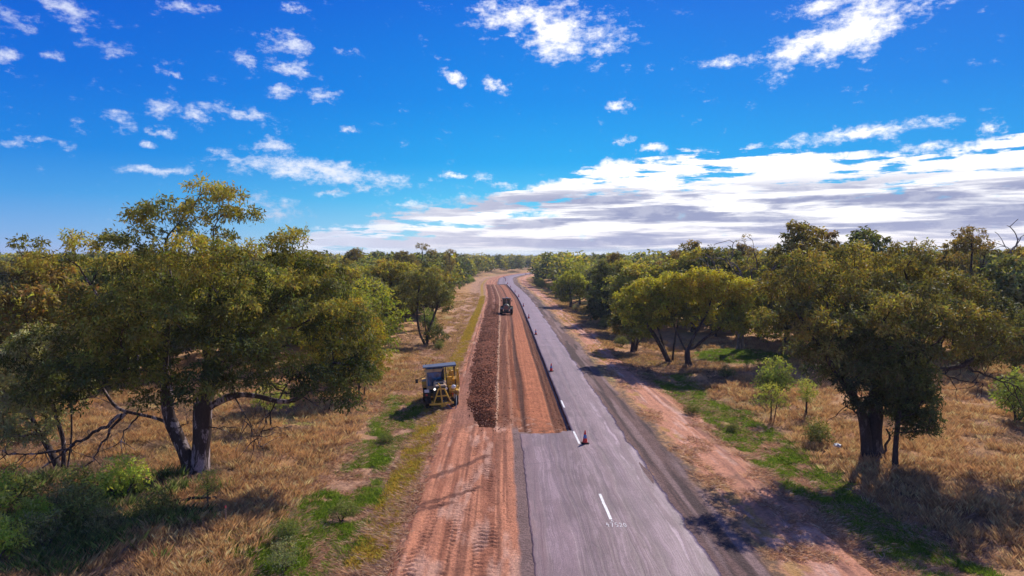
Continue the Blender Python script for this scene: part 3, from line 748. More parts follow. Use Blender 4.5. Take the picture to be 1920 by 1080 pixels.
def make_tree(name, seed, trunks, lobes, R0, rc=.6, n_per=60, L=.20, W=.022, pal=OLIVE, droop=1.0, K=4.2, inner=.5, bark=None, tip=.014, extra=None, sub=9, thin=1.0):
    """an Empty at the foot of the tree with a trunk (and its limbs) and a crown"""
    rg = np.random.default_rng(seed)
    root = bpy.data.objects.new(name, None); COL.objects.link(root); root.empty_display_size = .3
    C = clumps_of(rg, lobes, rc, K, inner)
    ch = skeleton(rg, trunks, C, R0, tip)
    for P, r0, r1, nt in (extra or []):
        P = resample(P, .3); P[1:] += rg.normal(0, .05, P[1:].shape); ch.append((P, np.linspace(r0, r1, len(P))))
        for k in range(nt):
            i = rg.integers(len(P)//4, len(P)); q = P[i].copy(); d = rg.normal(size=3)*.7+(P[-1]-P[0])/np.linalg.norm(P[-1]-P[0])*.6; d[2] -= .2; d /= np.linalg.norm(d)
            Q = [q]; 
            for _ in range(rg.integers(3, 8)): d = d+rg.normal(0, .28, 3); d /= np.linalg.norm(d); q = q+d*.28; q[2] = max(q[2], .05); Q.append(q.copy())
            ch.append((np.array(Q), np.linspace(.028, .008, len(Q))))
    V, F = tubes(ch)
    mesh_np('trunk', V, F, bark or M_bark, smooth=True, parent=root)
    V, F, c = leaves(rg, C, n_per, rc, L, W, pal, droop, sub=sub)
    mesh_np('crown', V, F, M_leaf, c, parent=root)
    return root

def place(root, X, Y, label, cat='tree', group=None, rz=0.0, sc=1.0, dz=-.05):
    root.location = (X, Y, gz(X, Y)+dz); root.rotation_euler = (0, 0, rz); root.scale = (sc, sc, sc) if not isinstance(sc, tuple) else sc
    tag(root, label, cat, group); return root

def dup(root):
    r = root.copy(); COL.objects.link(r)
    for ch in root.children:
        c = ch.copy(); COL.objects.link(c); c.parent = r
        for g in ch.children:
            d = g.copy(); COL.objects.link(d); d.parent = c
    return r

# ------------------------------------------------------------------ the large named trees
heroL = make_tree('gum_tree', 11,
    [[(0, 0, -.1), (-.55, 0, 1.3), (-1.2, 0, 2.9), (-1.45, .2, 4.8), (-1.35, .3, 7.0), (-.9, 0, 9.6), (-1.0, -.4, 11.6)],
     [(.25, 0, -.1), (.3, 0, 1.0), (.45, 0, 2.4), (.6, 0, 3.8), (.9, 0, 5.1), (.8, -.3, 7.4), (1.2, 0, 10.2), (1.0, .5, 12.4)],
     [(.6, 0, 3.3), (1.3, -.2, 3.7), (2.2, -.3, 4.15), (3.4, -.3, 4.1), (4.4, -.3, 3.75), (5.2, 0, 3.7), (6.2, .3, 4.6), (7.0, .6, 5.6)],
     [(.9, 0, 4.9), (1.8, 0, 5.5), (2.9, 0, 5.75), (4.0, .2, 5.3), (4.8, .3, 4.5), (5.8, .4, 4.3), (7.4, .8, 4.6)],
     [(-1.0, 0, 2.5), (-1.7, -.1, 2.9), (-2.6, -.2, 3.1), (-3.6, -.4, 3.4), (-4.2, -.3, 4.2), (-5.0, 0, 5.4)],
     [(-1.4, .2, 4.4), (-2.6, .4, 5.4), (-4.2, .8, 7.6), (-6.0, 1, 10.2)],
     [(.9, 0, 5.4), (2.6, .6, 6.8), (4.4, 1.2, 8.9)]],
    [(-1.2, -1, 12.7, 1.7, 1.1, .6), (1.0, .8, 13.4, 2.1, 1.4, .65), (-7.7, 1, 11.0, 1.3, .9, .5), (-5.2, 1, 11.5, 1.6, 1.2, .45), (-3.6, 1, 10.6, 1.4, .9, .4), (1.0, -2, 10.5, 3.4, 1.7, 1), (4.4, 2, 11.0, 1.6, 1.5, .9), (6.1, 1, 9.9, 1.2, 1.0, 1), (-0.4, -3, 8.3, 3.4, 1.9, 1), (3.0, -2.5, 7.5, 2.6, 1.6, .9), (5.8, 0, 8.6, 2.2, 1.6, .9), (7.6, 1, 6.6, 1.7, 2.2, 1), (-5.0, 1, 6.7, 2.3, 1.8, .8), (2.1, 3, 8.3, 2.4, 1.6, .6), (-3.4, 3, 8.6, 2.6, 1.4, .6), (-5.9, -1.2, 4.8, 1.9, 1.5, .8), (4.0, -2.6, 5.9, 1.7, 1.1, .6), (-2.2, -3.2, 6.2, 2.0, 1.5, .8), (-1.0, -2.6, 5.2, 1.7, 1.1, .7), (2.4, -3.0, 5.2, 1.4, 1.0, .7), (7.6, .4, 4.6, 1.3, 1.5, .8), (6.2, -.8, 5.2, 1.2, 1.1, .6), (-7.6, -.4, 6.4, 1.5, 1.2, .7)],
    .44, rc=.80, n_per=330, L=.22, W=.036, K=2.9, sub=18, inner=.35, pal=[(.020, .030, .014), (.044, .054, .020), (.092, .095, .027), (.155, .135, .034)], bark=M_bark_pale, tip=.013,  # low palette entries darkened to paint in the crown's inner shade
    extra=[([(-3.2, -.3, 3.2), (-3.9, -.5, 2.5), (-4.4, -.6, 1.5), (-4.6, -.7, .9), (-5.3, -.8, .5)], .09, .02, 8),
           ([(-3.4, -.3, 3.1), (-4.8, -.5, 2.1), (-6.2, -.7, 1.45), (-7.9, -.9, 1.2), (-9.2, -1.0, 1.5)], .10, .02, 16),
           ([(-5.6, -.6, 1.7), (-6.6, -.9, .9), (-7.6, -1.1, .25), (-8.3, -1.2, .1)], .06, .015, 9),
           ([(-2.6, -.2, 3.1), (-3.2, -.8, 2.2), (-3.0, -1.2, 1.2), (-2.4, -1.4, .6)], .05, .012, 5),
           ([(2.2, -.3, 4.1), (2.8, -.6, 3.2), (3.3, -.8, 2.4), (3.5, -.8, 1.5)], .05, .012, 8),
           ([(4.3, -.3, 3.8), (3.9, -.7, 3.0), (3.6, -.9, 2.0)], .04, .01, 6),
           ([(3.0, 0, 5.7), (3.9, -.6, 4.9), (4.9, -.9, 4.3), (5.6, -1.0, 4.2)], .07, .015, 12),
           ([(.55, 0, 2.6), (1.2, -.2, 2.4), (1.9, -.3, 2.55)], .05, .015, 2),
           ([(-.9, 0, 2.3), (-.3, -.6, 2.6), (.3, -.8, 3.0)], .03, .01, 2),
           ([(-1.2, 0, 3.2), (-.5, -.5, 4.0), (.1, -.7, 4.9)], .06, .02, 4)])
place(heroL, -16.1, 34.1, 'huge gum tree with forked white-blotched trunk and bare drooping lower branches, left')

heroR = make_tree('gum_tree', 12,
    [[(0, 0, -.1), (-.1, 0, 1.2), (-.35, 0, 2.4), (-1.0, .3, 4.2), (-1.8, 1, 6.4), (-1.6, 1.8, 8.4)],
     [(.35, .1, -.1), (.35, .1, 1.2), (.45, .2, 3.0), (.4, .5, 5.2), (1.3, 1.4, 7.4), (2.8, 2.4, 9.0)],
     [(.4, .3, 3.4), (1.4, 0, 4.6), (3.0, -.4, 4.9), (4.6, -.6, 5.1), (6.0, 0, 5.8), (7.6, .8, 6.6)],
     [(-.3, 0, 2.4), (-1.2, -.4, 3.6), (-2.6, -.8, 5.4), (-4.0, -.2, 7.8)]],
    [(0.4, -1, 5.4, 2.6, 1.9, 1), (-.8, .6, 6.6, 2.6, 1.5, .9), (-1.4, 2, 9.0, 2.9, 1.5, .9), (-4.3, 0, 9.3, 1.7, 1.3, .7), (2.6, 3, 9.6, 2.6, 1.4, .9), (4.9, 1.5, 9.1, 1.8, 1.2, .8), (4.8, -1, 7.3, 2.4, 1.3, .9), (7.8, 1, 7.0, 1.7, 1.5, .8), (1.2, -2, 8.1, 2.6, 1.3, .9), (-3.6, -2, 7.3, 1.8, 1.2, .7), (6.6, 0, 5.8, 1.9, 1.0, .7), (1.6, -.6, 3.8, 1.5, 1.2, .8), (-4.6, 1, 7.6, 1.2, .9, .6), (-.6, -1.4, 4.3, 1.7, 1.3, .9), (-2.6, 0, 5.9, 1.5, 1.4, .8), (.2, 2.4, 10.9, 1.5, 1.0, .7), (-3.2, 1, 10.5, 1.2, .9, .6), (3.4, 2.4, 11.0, 1.2, .9, .6), (6.0, 1.2, 8.9, 1.3, 1.0, .7), (1.9, -.8, 2.9, 1.3, 1.0, .7)],
    .42, rc=.78, n_per=330, L=.215, W=.036, K=2.7, sub=18, inner=.35, pal=[(.024, .036, .024), (.046, .060, .032), (.086, .094, .034), (.140, .138, .040)], tip=.013,
    extra=[([(-.2, 0, 1.9), (-.9, -.4, 2.6), (-1.5, -.5, 3.0)], .08, .02, 5), ([(5.0, -.5, 5.1), (6.4, -.8, 4.4), (7.4, -1, 4.2)], .06, .015, 10), ([(3.2, -.4, 4.9), (4.6, -.9, 4.3), (5.4, -1, 4.4)], .05, .015, 8),
           ([(.5, 0, 0), (.9, -.2, .5), (1.0, -.2, 1.1), (.95, -.1, 1.6)], .09, .05, 0)])
place(heroR, 19.5, 36.9, 'broad dark gum tree with thick short trunk and a long limb reaching right')

slim = make_tree('gum_tree', 13, [[(0, 0, -.1), (.02, 0, 1.6), (.15, 0, 3.2), (.1, 0, 4.6), (0, 0, 5.6)]],
    [(0.5, 0, 4.5, 1.5, 1.3, 1), (1.1, 0, 2.4, 1.1, .75, .9), (-0.4, 0, 5.4, 1.3, 1.0, 1), (.9, .2, 3.4, 1.2, .8, .9)], .13, rc=.45, n_per=130, L=.18, W=.028, K=4.6, pal=DARK)
place(slim, 19.9, 35.0, 'slender straight tree with dense dark foliage in front of the thick trunk, right')

dbl = make_tree('gum_tree', 14,
    [[(0, 0, -.1), (-.3, 0, 1.4), (.4, .2, 3.0), (1.6, .2, 5.0), (2.4, .2, 7.4)],
     [(0.1, 0, 1.6), (1.8, .2, 3.0), (4.0, .2, 4.4), (6.0, .3, 5.8)],
     [(-.2, 0, 1.3), (-1.2, .2, 3.2), (-2.2, .5, 6.0)]],
    [(-1.4, .5, 7.9, 2.4, 1.5, 1), (1.2, 0, 8.5, 2.2, 1.3, 1), (3.6, 0, 7.8, 2.3, 1.4, 1), (5.9, 0, 6.6, 2.2, 1.6, 1), (4.4, -1, 4.6, 2.4, 1.3, .8), (0.8, 1.4, 5.6, 2.4, 1.6, .9), (7.3, 0, 3.9, 1.5, 1.3, .8), (-2.6, .3, 5.6, 1.6, 1.4, .9)],
    .27, rc=.80, n_per=230, L=.29, W=.060, K=4.2, inner=.35, sub=14, pal=[(.050, .062, .016), (.092, .108, .018), (.165, .165, .022), (.215, .190, .026)])
place(dbl, 18.0, 68.8, 'wide yellow-green gum tree on one leaning dark trunk beside the green grass patch')
dbl2 = make_tree('gum_tree', 15,
    [[(0, 0, -.1), (.1, 0, 1.2), (.3, 0, 3.0), (.8, .2, 5.0)], [(-.15, .1, -.1), (-.9, .2, 1.6), (-1.5, .2, 3.6), (-2.0, .3, 5.6)], [(-.3, -.1, -.1), (-1.3, -.2, 1.8), (-2.8, -.3, 4.2), (-3.8, -.2, 6.0)]],
    [(-4.3, 0, 6.0, 1.8, 1.9, 1), (-2.4, -.6, 7.5, 2.0, 1.3, 1), (-3.6, 0, 4.2, 1.8, 1.5, .9), (-.2, .6, 7.0, 1.8, 1.5, .9), (-1.2, 0, 4.9, 1.6, 1.2, .8)],
    .22, rc=.78, n_per=230, L=.29, W=.060, K=4.2, inner=.35, sub=14, pal=[(.050, .062, .018), (.088, .104, .020), (.150, .155, .024), (.205, .185, .028)])
place(dbl2, 16.9, 71.5, 'yellow-green gum tree with thin trunks fanning out from one foot')
dbl3 = make_tree('gum_tree', 16, [[(0, 0, -.1), (.1, 0, 1.5), (-.1, 0, 3.5), (.2, 0, 6)], [(.3, .2, 0), (.9, .3, 2), (1.2, .3, 4)]],
    [(0, 0, 5.2, 2.2, 2.4, 1), (.8, 0, 7.2, 1.8, 1.5, 1), (-1.0, 0, 3.4, 1.5, 1.6, .9)], .26, rc=.62, n_per=220, L=.29, W=.060, sub=14, pal=[(.040, .052, .018), (.070, .082, .022), (.13, .135, .024)])
place(dbl3, 14.6, 82.0, 'dense olive gum tree with low dark foliage behind the fanning thin trunks')

rnd = make_tree('gum_tree', 17, [[(0, 0, -.1), (.05, 0, 1.5), (-.2, 0, 3.2), (-.4, 0, 6)], [(.1, 0, .9), (1.6, 0, 1.7), (3.0, 0, 2.3), (4.0, 0, 3.2)]],
    [(0, 0, 6.4, 2.4, 1.8, 1), (-2.0, 0, 4.6, 2.0, 1.9, 1), (2.0, 0, 4.9, 2.1, 1.8, 1), (-1.4, 0, 2.6, 1.5, 1.2, .9), (3.6, 0, 3.3, 1.3, 1.0, .8)], .34, rc=.7, n_per=90, L=.36, W=.08, pal=[(.05, .065, .018), (.10, .115, .02), (.17, .165, .024)])
place(rnd, 12.8, 148, 'round bushy gum tree with short thick trunk close to the far road edge')
drk = make_tree('casuarina_tree', 18, [[(0, 0, -.1), (.1, 0, 3), (-.3, 0, 7), (-.5, 0, 10)]],
    [(-.8, 0, 8.4, 1.7, 2.0, 1), (.6, 0, 5.4, 1.9, 2.2, 1), (-1.4, 0, 4.4, 1.9, 2.2, 1), (0, 0, 2.6, 2.2, 1.6, 1), (-2.2, 0, 2.6, 1.3, 1.5, .9)], .3, rc=.65, n_per=110, L=.36, W=.06, pal=DARK, droop=1.3)
place(drk, 15.8, 112.5, 'tall narrow blackish green tree with foliage to the ground, right of the road')

sln = make_tree('gum_tree', 19, [[(0, 0, -.1), (-.8, 0, 1.6), (-1.1, 0, 3.6), (-1.0, 0, 6.2), (-.6, 0, 8.6)], [(.1, 0, -.1), (.3, 0, 1.8), (1.2, 0, 4.2), (1.9, 0, 6.6)], [(0.1, .2, 0), (-.1, .2, 2.6), (-.3, .3, 5.0)]],
    [(-1.4, 0, 8.6, 1.5, .9, .8), (.3, 0, 8.9, 1.5, 1.0, .8), (2.0, 0, 7.0, 1.4, 1.4, .9), (-1.8, 0, 6.0, 1.6, 1.3, .8), (.6, 0, 6.6, 1.4, 1.1, .7), (1.2, 0, 1.5, 1.3, 1.2, .9), (2.6, 0, 5.2, .9, 1.0, .6), (-3.0, 0, 7.4, 1.0, .7, .6)],
    .16, rc=.55, n_per=90, L=.28, W=.046, K=4.2, pal=[(.045, .058, .026), (.075, .088, .034), (.115, .120, .04)])
place(sln, -10.9, 86.0, 'airy tree with several thin bending trunks at the verge left of the road')

lft = make_tree('gum_tree', 20, [[(0, 0, -.1), (.1, 0, 1.6), (-.4, 0, 3.4), (-.8, 0, 5.4)], [(.2, 0, -.1), (.5, 0, 1.8), (.4, .2, 3.6)], [(-.2, .1, 0), (-1.2, .1, 2.0), (-2.2, .2, 3.8)]],
    [(-.9, 0, 6.3, 1.6, 1.2, .9), (-2.6, 0, 5.0, 1.7, 1.4, 1), (-.4, .4, 4.3, 1.6, 1.3, .9), (-1.6, -.3, 2.9, 1.9, 1.3, 1), (-3.4, 0, 2.4, 1.5, 1.3, .9)],
    .15, rc=.5, n_per=150, L=.17, W=.026, K=5, pal=[(.080, .105, .070), (.125, .150, .095), (.185, .20, .12)], bark=M_bark_pale)
place(lft, -23.0, 34.5, 'grey-green small tree with thin pale stems at the left edge')

drp = make_tree('gum_tree', 21, [[(0, 0, -.1), (.05, 0, 2.0), (.1, 0, 4.4), (-.2, 0, 6.4)], [(.35, .1, -.1), (.6, .1, 2.2), (1.0, .1, 4.4)], [(-.6, .1, -.1), (-1.4, .1, 2.0), (-1.8, .1, 4.0)]],
    [(-1.2, 0, 6.4, 2.0, 1.4, 1), (.6, 0, 5.0, 1.4, 1.6, .9), (-2.6, 0, 4.4, 1.8, 1.8, 1), (-.6, 0, 3.4, 1.5, 1.4, .9), (1.2, 0, 2.9, 1.0, 1.4, .8), (-2.4, 0, 2.3, 1.4, 1.2, .8), (.2, 0, 1.9, .9, .8, .6)],
    .12, rc=.55, n_per=120, L=.24, W=.034, K=4.8, droop=1.7, pal=[(.060, .074, .018), (.110, .125, .022), (.175, .165, .026), (.21, .17, .03)])
place(drp, -11.9, 52.6, 'weeping yellow-green tree with thin dark stems left of the parked yellow machine')

# ------------------------------------------------------------------ trees of the woods on both sides: a few kinds, copied
KIN = {}
def kind(key, *a, **k):
    KIN[key] = make_tree(*a, **k)
kind('olive', 'gum_tree', 31, [[(0, 0, -.1), (.2, 0, 1.6), (.6, .2, 3.6), (.4, .5, 6.5)], [(.2, 0, 1.5), (-.9, -.4, 3.2), (-1.8, -.4, 5.6)], [(.4, .1, 2.4), (1.8, -.6, 4.4), (2.6, -.8, 6)]],
    [(-1.8, 0, 6.6, 2.0, 1.5, 1), (.6, .6, 7.8, 2.2, 1.5, 1), (2.4, -.4, 6.2, 2.0, 1.5, 1), (0, -1.2, 5.6, 2.2, 1.4, 1), (-2.9, .4, 4.6, 1.5, 1.2, .9), (3.2, .4, 4.3, 1.4, 1.1, .9), (-.4, 1.2, 4.8, 2, 1.4, .9), (-1.6, -.8, 3.2, 1.8, 1.2, .8), (1.6, .6, 3.0, 1.8, 1.2, .8)], .22, rc=.75, n_per=120, L=.38, W=.08, K=4.0, inner=.4, pal=OLIVE)
kind('bright', 'gum_tree', 32, [[(0, 0, -.1), (.1, 0, 1.6), (-.2, .2, 4.0), (0, 0, 6.5)], [(.1, 0, 1.1), (1.4, .3, 3.2), (2.2, .3, 5.2)]],
    [(0, 0, 7.4, 2.3, 1.6, 1), (-2.0, .3, 5.6, 2.0, 1.7, 1), (2.1, .2, 5.7, 2.0, 1.6, 1), (0, -1.0, 4.6, 2.2, 1.5, 1), (-1.5, 0, 3.0, 1.5, 1.1, .9), (1.9, 0, 3.1, 1.4, 1.1, .9), (0, .6, 2.4, 1.8, 1.2, .9)], .2, rc=.75, n_per=50, L=.34, W=.058, pal=BRIGHT)
kind('rust', 'gum_tree', 33, [[(0, 0, -.1), (.1, 0, 3.0), (.5, .2, 6.4), (.2, .5, 9.6)], [(.2, 0, 3.4), (-1.2, -.4, 6.2), (-1.8, -.4, 8.6)], [(.4, .1, 4.8), (1.8, -.6, 7.4), (2.2, -.8, 9)]],
    [(-1.7, 0, 9.4, 1.6, 1.1, .7), (.5, .6, 11.0, 1.7, 1.1, .7), (2.2, -.4, 9.2, 1.6, 1.1, .7), (0, -.6, 7.8, 1.8, 1.1, .7), (-2.4, .4, 6.8, 1.2, .9, .6), (2.6, .4, 6.4, 1.2, .9, .6), (0, .8, 5.6, 1.6, 1.1, .6), (-1.2, 0, 4.2, 1.6, 1.2, .6), (1.2, 0, 3.4, 1.6, 1.2, .6)], .22, rc=.65, n_per=115, L=.34, W=.066, K=4.0, pal=RUST)
kind('dark', 'casuarina_tree', 34, [[(0, 0, -.1), (.1, 0, 3), (-.1, 0, 6), (0, 0, 8.6)]],
    [(0, 0, 8.0, 1.5, 1.7, 1), (.7, 0, 5.6, 1.8, 1.8, 1), (-.9, .3, 4.6, 1.9, 1.8, 1), (.1, -.5, 2.8, 2.1, 1.5, 1)], .26, rc=.75, n_per=120, L=.38, W=.080, pal=DARK, droop=1.3)
kind('grey', 'gum_tree', 35, [[(0, 0, -.1), (.3, 0, 2.0), (.2, .2, 4.6), (.6, 0, 7.6)], [(.2, 0, 1.6), (-1.2, .3, 4.0), (-1.6, .3, 6.4)]],
    [(.6, 0, 8.2, 1.8, 1.3, .9), (-1.7, 0, 6.8, 1.7, 1.3, .9), (1.9, .3, 6.2, 1.6, 1.2, .9), (0, -.8, 5.2, 1.8, 1.3, .9), (-1.4, .3, 3.8, 1.5, 1.1, .9), (1.2, .3, 3.2, 1.6, 1.2, .9), (-.3, 0, 2.2, 1.5, 1.0, .8)], .18, rc=.7, n_per=115, L=.36, W=.075, K=4.2, pal=[(.042, .055, .028), (.065, .078, .036), (.10, .108, .046)])
kind('sparse', 'gum_tree', 36, [[(0, 0, -.1), (.2, 0, 3.4), (-.3, .2, 6.8), (.4, 0, 10.2), (.2, 0, 12)], [(-.1, 0, 5.4), (-1.8, .2, 7.6), (-2.6, .2, 9.6)], [(-.1, .1, 6.8), (1.6, .2, 8.4), (2.4, .2, 10.6)]],
    [(.2, 0, 12.2, 1.3, .9, .6), (-2.4, .2, 9.8, 1.2, .8, .6), (2.4, .2, 10.8, 1.1, .8, .6), (-.8, 0, 8.6, 1.1, .7, .45), (1.6, 0, 8.0, 1.0, .7, .45)], .26, rc=.55, n_per=66, L=.30, W=.050, K=3.6, pal=RUST)
def bare_tree(seed, H, R0, spread, leafy=.0):
    rg = np.random.default_rng(seed); tg = []
    for i in range(110):
        a = rg.random()*6.28; r = spread*rg.random()**.6; z = H*(.45+.55*rg.random()*(1-.35*(r/spread)**2)); tg.append((r*math.cos(a), r*math.sin(a), z))
    root = bpy.data.objects.new('dead_tree', None); COL.objects.link(root)
    ch = skeleton(rg, [[(0, 0, -.1), (.2, 0, H*.2), (-.1, .1, H*.4), (.3, 0, H*.6)]], np.array(tg), R0, tip=.03)
    V, F = tubes(ch); mesh_np('trunk', V, F, M_deadwood, smooth=True, parent=root)
    if leafy:
        C = np.array([t for t in tg if rg.random() < leafy]); V, F, c = leaves(rg, C, 40, .55, .26, .034, RUST); mesh_np('crown', V, F, M_leaf, c, parent=root)
    return root
KIN['dead'] = bare_tree(41, 13.5, .3, 5.0)
KIN['halfdead'] = bare_tree(42, 12.5, .34, 5.5, .45)
_used = {}
def spawn(k, X, Y, label, group=None, rz=0.0, sc=1.0, cat=None):
    o = KIN[k] if k not in _used else dup(KIN[k]); _used[k] = 1
    return place(o, X, Y, label, cat or ('dead tree' if k == 'dead' else 'tree'), group, rz, sc)

# trees that can be told apart
spawn('halfdead', 26.5, 79.0, 'gnarled half-bare tree with rusty leaf tufts above the yellow-green gums', rz=.4, sc=1.08)
spawn('dead', 54.0, 74.0, 'leafless pale-twigged tree against the sky at the right edge', rz=1.0, sc=1.12)
spawn('rust', 30.5, 72.0, 'tall rusty-leaved gum tree highest above the woods on the right', rz=.5, sc=1.2)
spawn('rust', 36.0, 78.0, 'tall brownish gum with a double-headed top behind the broad dark gum', rz=2.5, sc=1.15)
spawn('dark', 42.0, 82.0, 'tall dark-headed tree on the skyline right of the brownish double-headed gum', rz=.3, sc=(1.5, 1.5, 1.42), cat='tree')
spawn('rust', 48.5, 74.5, 'loose-crowned rusty gum on the skyline left of the leafless tree', rz=4.1, sc=1.08)
spawn('grey', 46.0, 62.0, 'dusky gum tree with a thick black trunk in the grass at the far right', rz=1.1, sc=1.15)
spawn('sparse', -22.0, 165.0, 'tall open-topped gum with a small flat head above the woods left of the road', rz=.2, sc=1.08)
spawn('sparse', -14.6, 160.0, 'tall thin gum with two small leaf heads above the left woods, nearer the road', rz=1.9, sc=.98)
spawn('rust', -135.0, 190.0, 'orange-tinged domed gum tree beyond the green paddock at the far left', rz=.9, sc=(1.35, 1.35, 1.0))
spawn('bright', -12.9, 60.5, 'leafy olive gum just behind the weeping saplings', rz=.9, sc=1.0)

# the rest of the woods: seeded scatter over both sides
def wood():
    rg = np.random.default_rng(77); pts = []
    keep = [(-16.1, 34.1, 9), (19.5, 37, 9), (18, 69, 9), (16.9, 71.5, 6), (14.6, 82, 5), (12.8, 148, 7), (15.8, 112, 6), (-10.9, 86, 6), (-12, 53, 5), (26.5, 79, 4), (54, 74, 4), (30.5, 72, 4), (36, 78, 4), (42, 82, 4), (48.5, 74.5, 4), (46, 62, 5), (-22, 165, 4), (-14.6, 160, 4), (-135, 190, 16), (-12.9, 60.5, 4.5), (-140, 165, 44)]
    cnt = {'near': 0}
    Y = 42.0
    cand = []
    while Y < 235:
        sp = np.interp(Y, [42, 90, 235], [6.0, 7.0, 9.0])
        W = Y*.80+6; xs = np.arange(-W, W, sp)
        for x in xs: cand.append((x+rg.uniform(-.42, .42)*sp, Y+rg.uniform(-.42, .42)*sp, sp))
        Y += sp
    for (x, y, sp) in cand:
        s = float(s_of(x, y))
        le = np.interp(y, [42, 60, 80, 110, 150, 230, 300], [-24, -12.5, -12, -12.5, -13.5, -12.5, -11.5]); re = np.interp(y, [42, 60, 66, 90, 150, 235, 300], [60, 47, 32, 21, 17, 19, 19])
        if le < s < re: continue
        if y < 60 and x > -26 and x < 0: continue
        if 22 < s < 31 and y < 86: continue
        if any(math.hypot(x-a, y-b) < r for a, b, r in keep): continue
        if -.79 < x/y < -.69 and 55 < y < 130: continue
        if rg.random() < .10: continue
        pts.append((x, y, s))
    pts.sort(key=lambda p: p[1])
    return pts, rg
PTS, RG = wood()
desc = {'olive': 'olive-green round-headed gum tree', 'bright': 'bright yellow-green bushy gum tree', 'rust': 'tall rusty-tipped gum tree', 'dark': 'narrow blackish green tree', 'grey': 'dusty grey-green gum tree', 'sparse': 'tall thin open-topped gum tree', 'dead': 'leafless grey tree'}
nwood = 0
for (x, y, s) in PTS:
    if nwood >= 262: break
    p = RG.random(); left = s < 0
    if left: k = 'olive' if p < .46 else 'bright' if p < .64 else 'grey' if p < .80 else 'rust' if p < .86 else 'dark' if p < .97 else 'sparse'
    else: k = 'olive' if p < .30 else 'bright' if p < .40 else 'grey' if p < .58 else 'rust' if p < .76 else 'dark' if p < .93 else 'sparse' if p < .97 else 'dead'
    hmax = {'olive': 9.3, 'bright': 9.0, 'rust': 12.1, 'dark': 9.7, 'grey': 9.5, 'sparse': 13.1, 'dead': 13.5}[k]
    tgt = RG.uniform(7.8, 10.4) if k not in ('rust', 'sparse', 'dead') else RG.uniform(9.8, 12.2)
    if y > 150: tgt *= 1.06
    if (not left) and y < 125 and x > 22: tgt *= 1.16
    if left and x < -62 and y < 110: tgt *= .93
    z = tgt/hmax; w = z*RG.uniform(1.0, 1.3) if k in ('olive', 'bright', 'grey') else z*RG.uniform(.9, 1.1)
    side = 'left' if left else 'right'
    band = 'nearest rows' if y < 75 else 'middle rows' if y < 125 else 'far rows' if y < 175 else 'farthest rows'
    edge = (left and s > np.interp(y, [60, 80, 150, 230], [-20, -20, -22, -22])) or ((not left) and s < np.interp(y, [60, 90, 150, 235], [40, 29, 25, 27]))
    where = 'at the open edge' if edge else 'deep inside'
    spawn(k, x, y, f'{desc[k]} {where} of the {side} woods, {band}', f'{desc[k]}s {where} of the {side} woods, {band}', RG.uniform(0, 6.28), (w, w, z))
    nwood += 1
print('wood trees', nwood, 'of', len(PTS))

# understorey bushes at the wood's open edge
def bush(name, seed, r, h, pal, n_per=60, L=.16, W=.018, rc=.3, droop=.2):
    rg = np.random.default_rng(seed)
    lb = [(0, 0, h*.62, r*.7, h*.36, 1), (r*.45, .1, h*.42, r*.5, h*.32, 1), (-r*.45, -.1, h*.45, r*.5, h*.32, 1), (0, -r*.35, h*.35, r*.5, h*.28, 1)]
    root = bpy.data.objects.new(name, None); COL.objects.link(root)
    C = clumps_of(rg, lb, rc, 3.6, .35)
    tr = [[(0, 0, -.05), (.05, 0, h*.3), (.1, 0, h*.6)]]+[[(.05*i, .03, -.02), (r*.35*math.cos(i*2.1), r*.35*math.sin(i*2.1), h*.35)] for i in range(1, 4)]
    V, F = tubes(skeleton(rg, tr, C, .045, tip=.008)); mesh_np('stem', V, F, M_bark, smooth=True, parent=root)
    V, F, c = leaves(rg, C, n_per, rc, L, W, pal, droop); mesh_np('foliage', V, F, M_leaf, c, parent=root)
    return root
KIN['limebush'] = bush('shrub', 51, 1.15, 2.1, LIME, 60, .17, .022, .30, droop=.5)
KIN['brightbush'] = bush('shrub', 55, 1.2, 2.0, [(.12, .19, .03), (.17, .26, .045), (.24, .33, .07)], 62, .16, .022, .30, droop=.5)  # lime leaves, palette raised further in place of sun breaking through the gum's shade
KIN['darkbush'] = bush('shrub', 52, 1.1, 1.5, [(.035, .05, .022), (.06, .08, .03), (.09, .11, .04)], 60, .16, .018)
KIN['greybush'] = bush('shrub', 53, 1.0, 1.4, GREYG, 60, .13, .014)
KIN['sapling'] = make_tree('sapling', 54, [[(0, 0, -.1), (.05, 0, 1.0), (0, 0, 2.0), (.1, 0, 2.8)], [(.15, .1, -.1), (.3, .1, .9), (.45, .1, 1.9)]],
    [(-.1, 0, 2.3, .8, .6, 1), (.6, 0, 1.7, .6, .5, .9), (-.6, 0, 1.6, .6, .45, .9)], .05, rc=.34, n_per=60, L=.15, W=.017, pal=[(.07, .10, .03), (.11, .15, .035), (.17, .20, .05)], tip=.008)
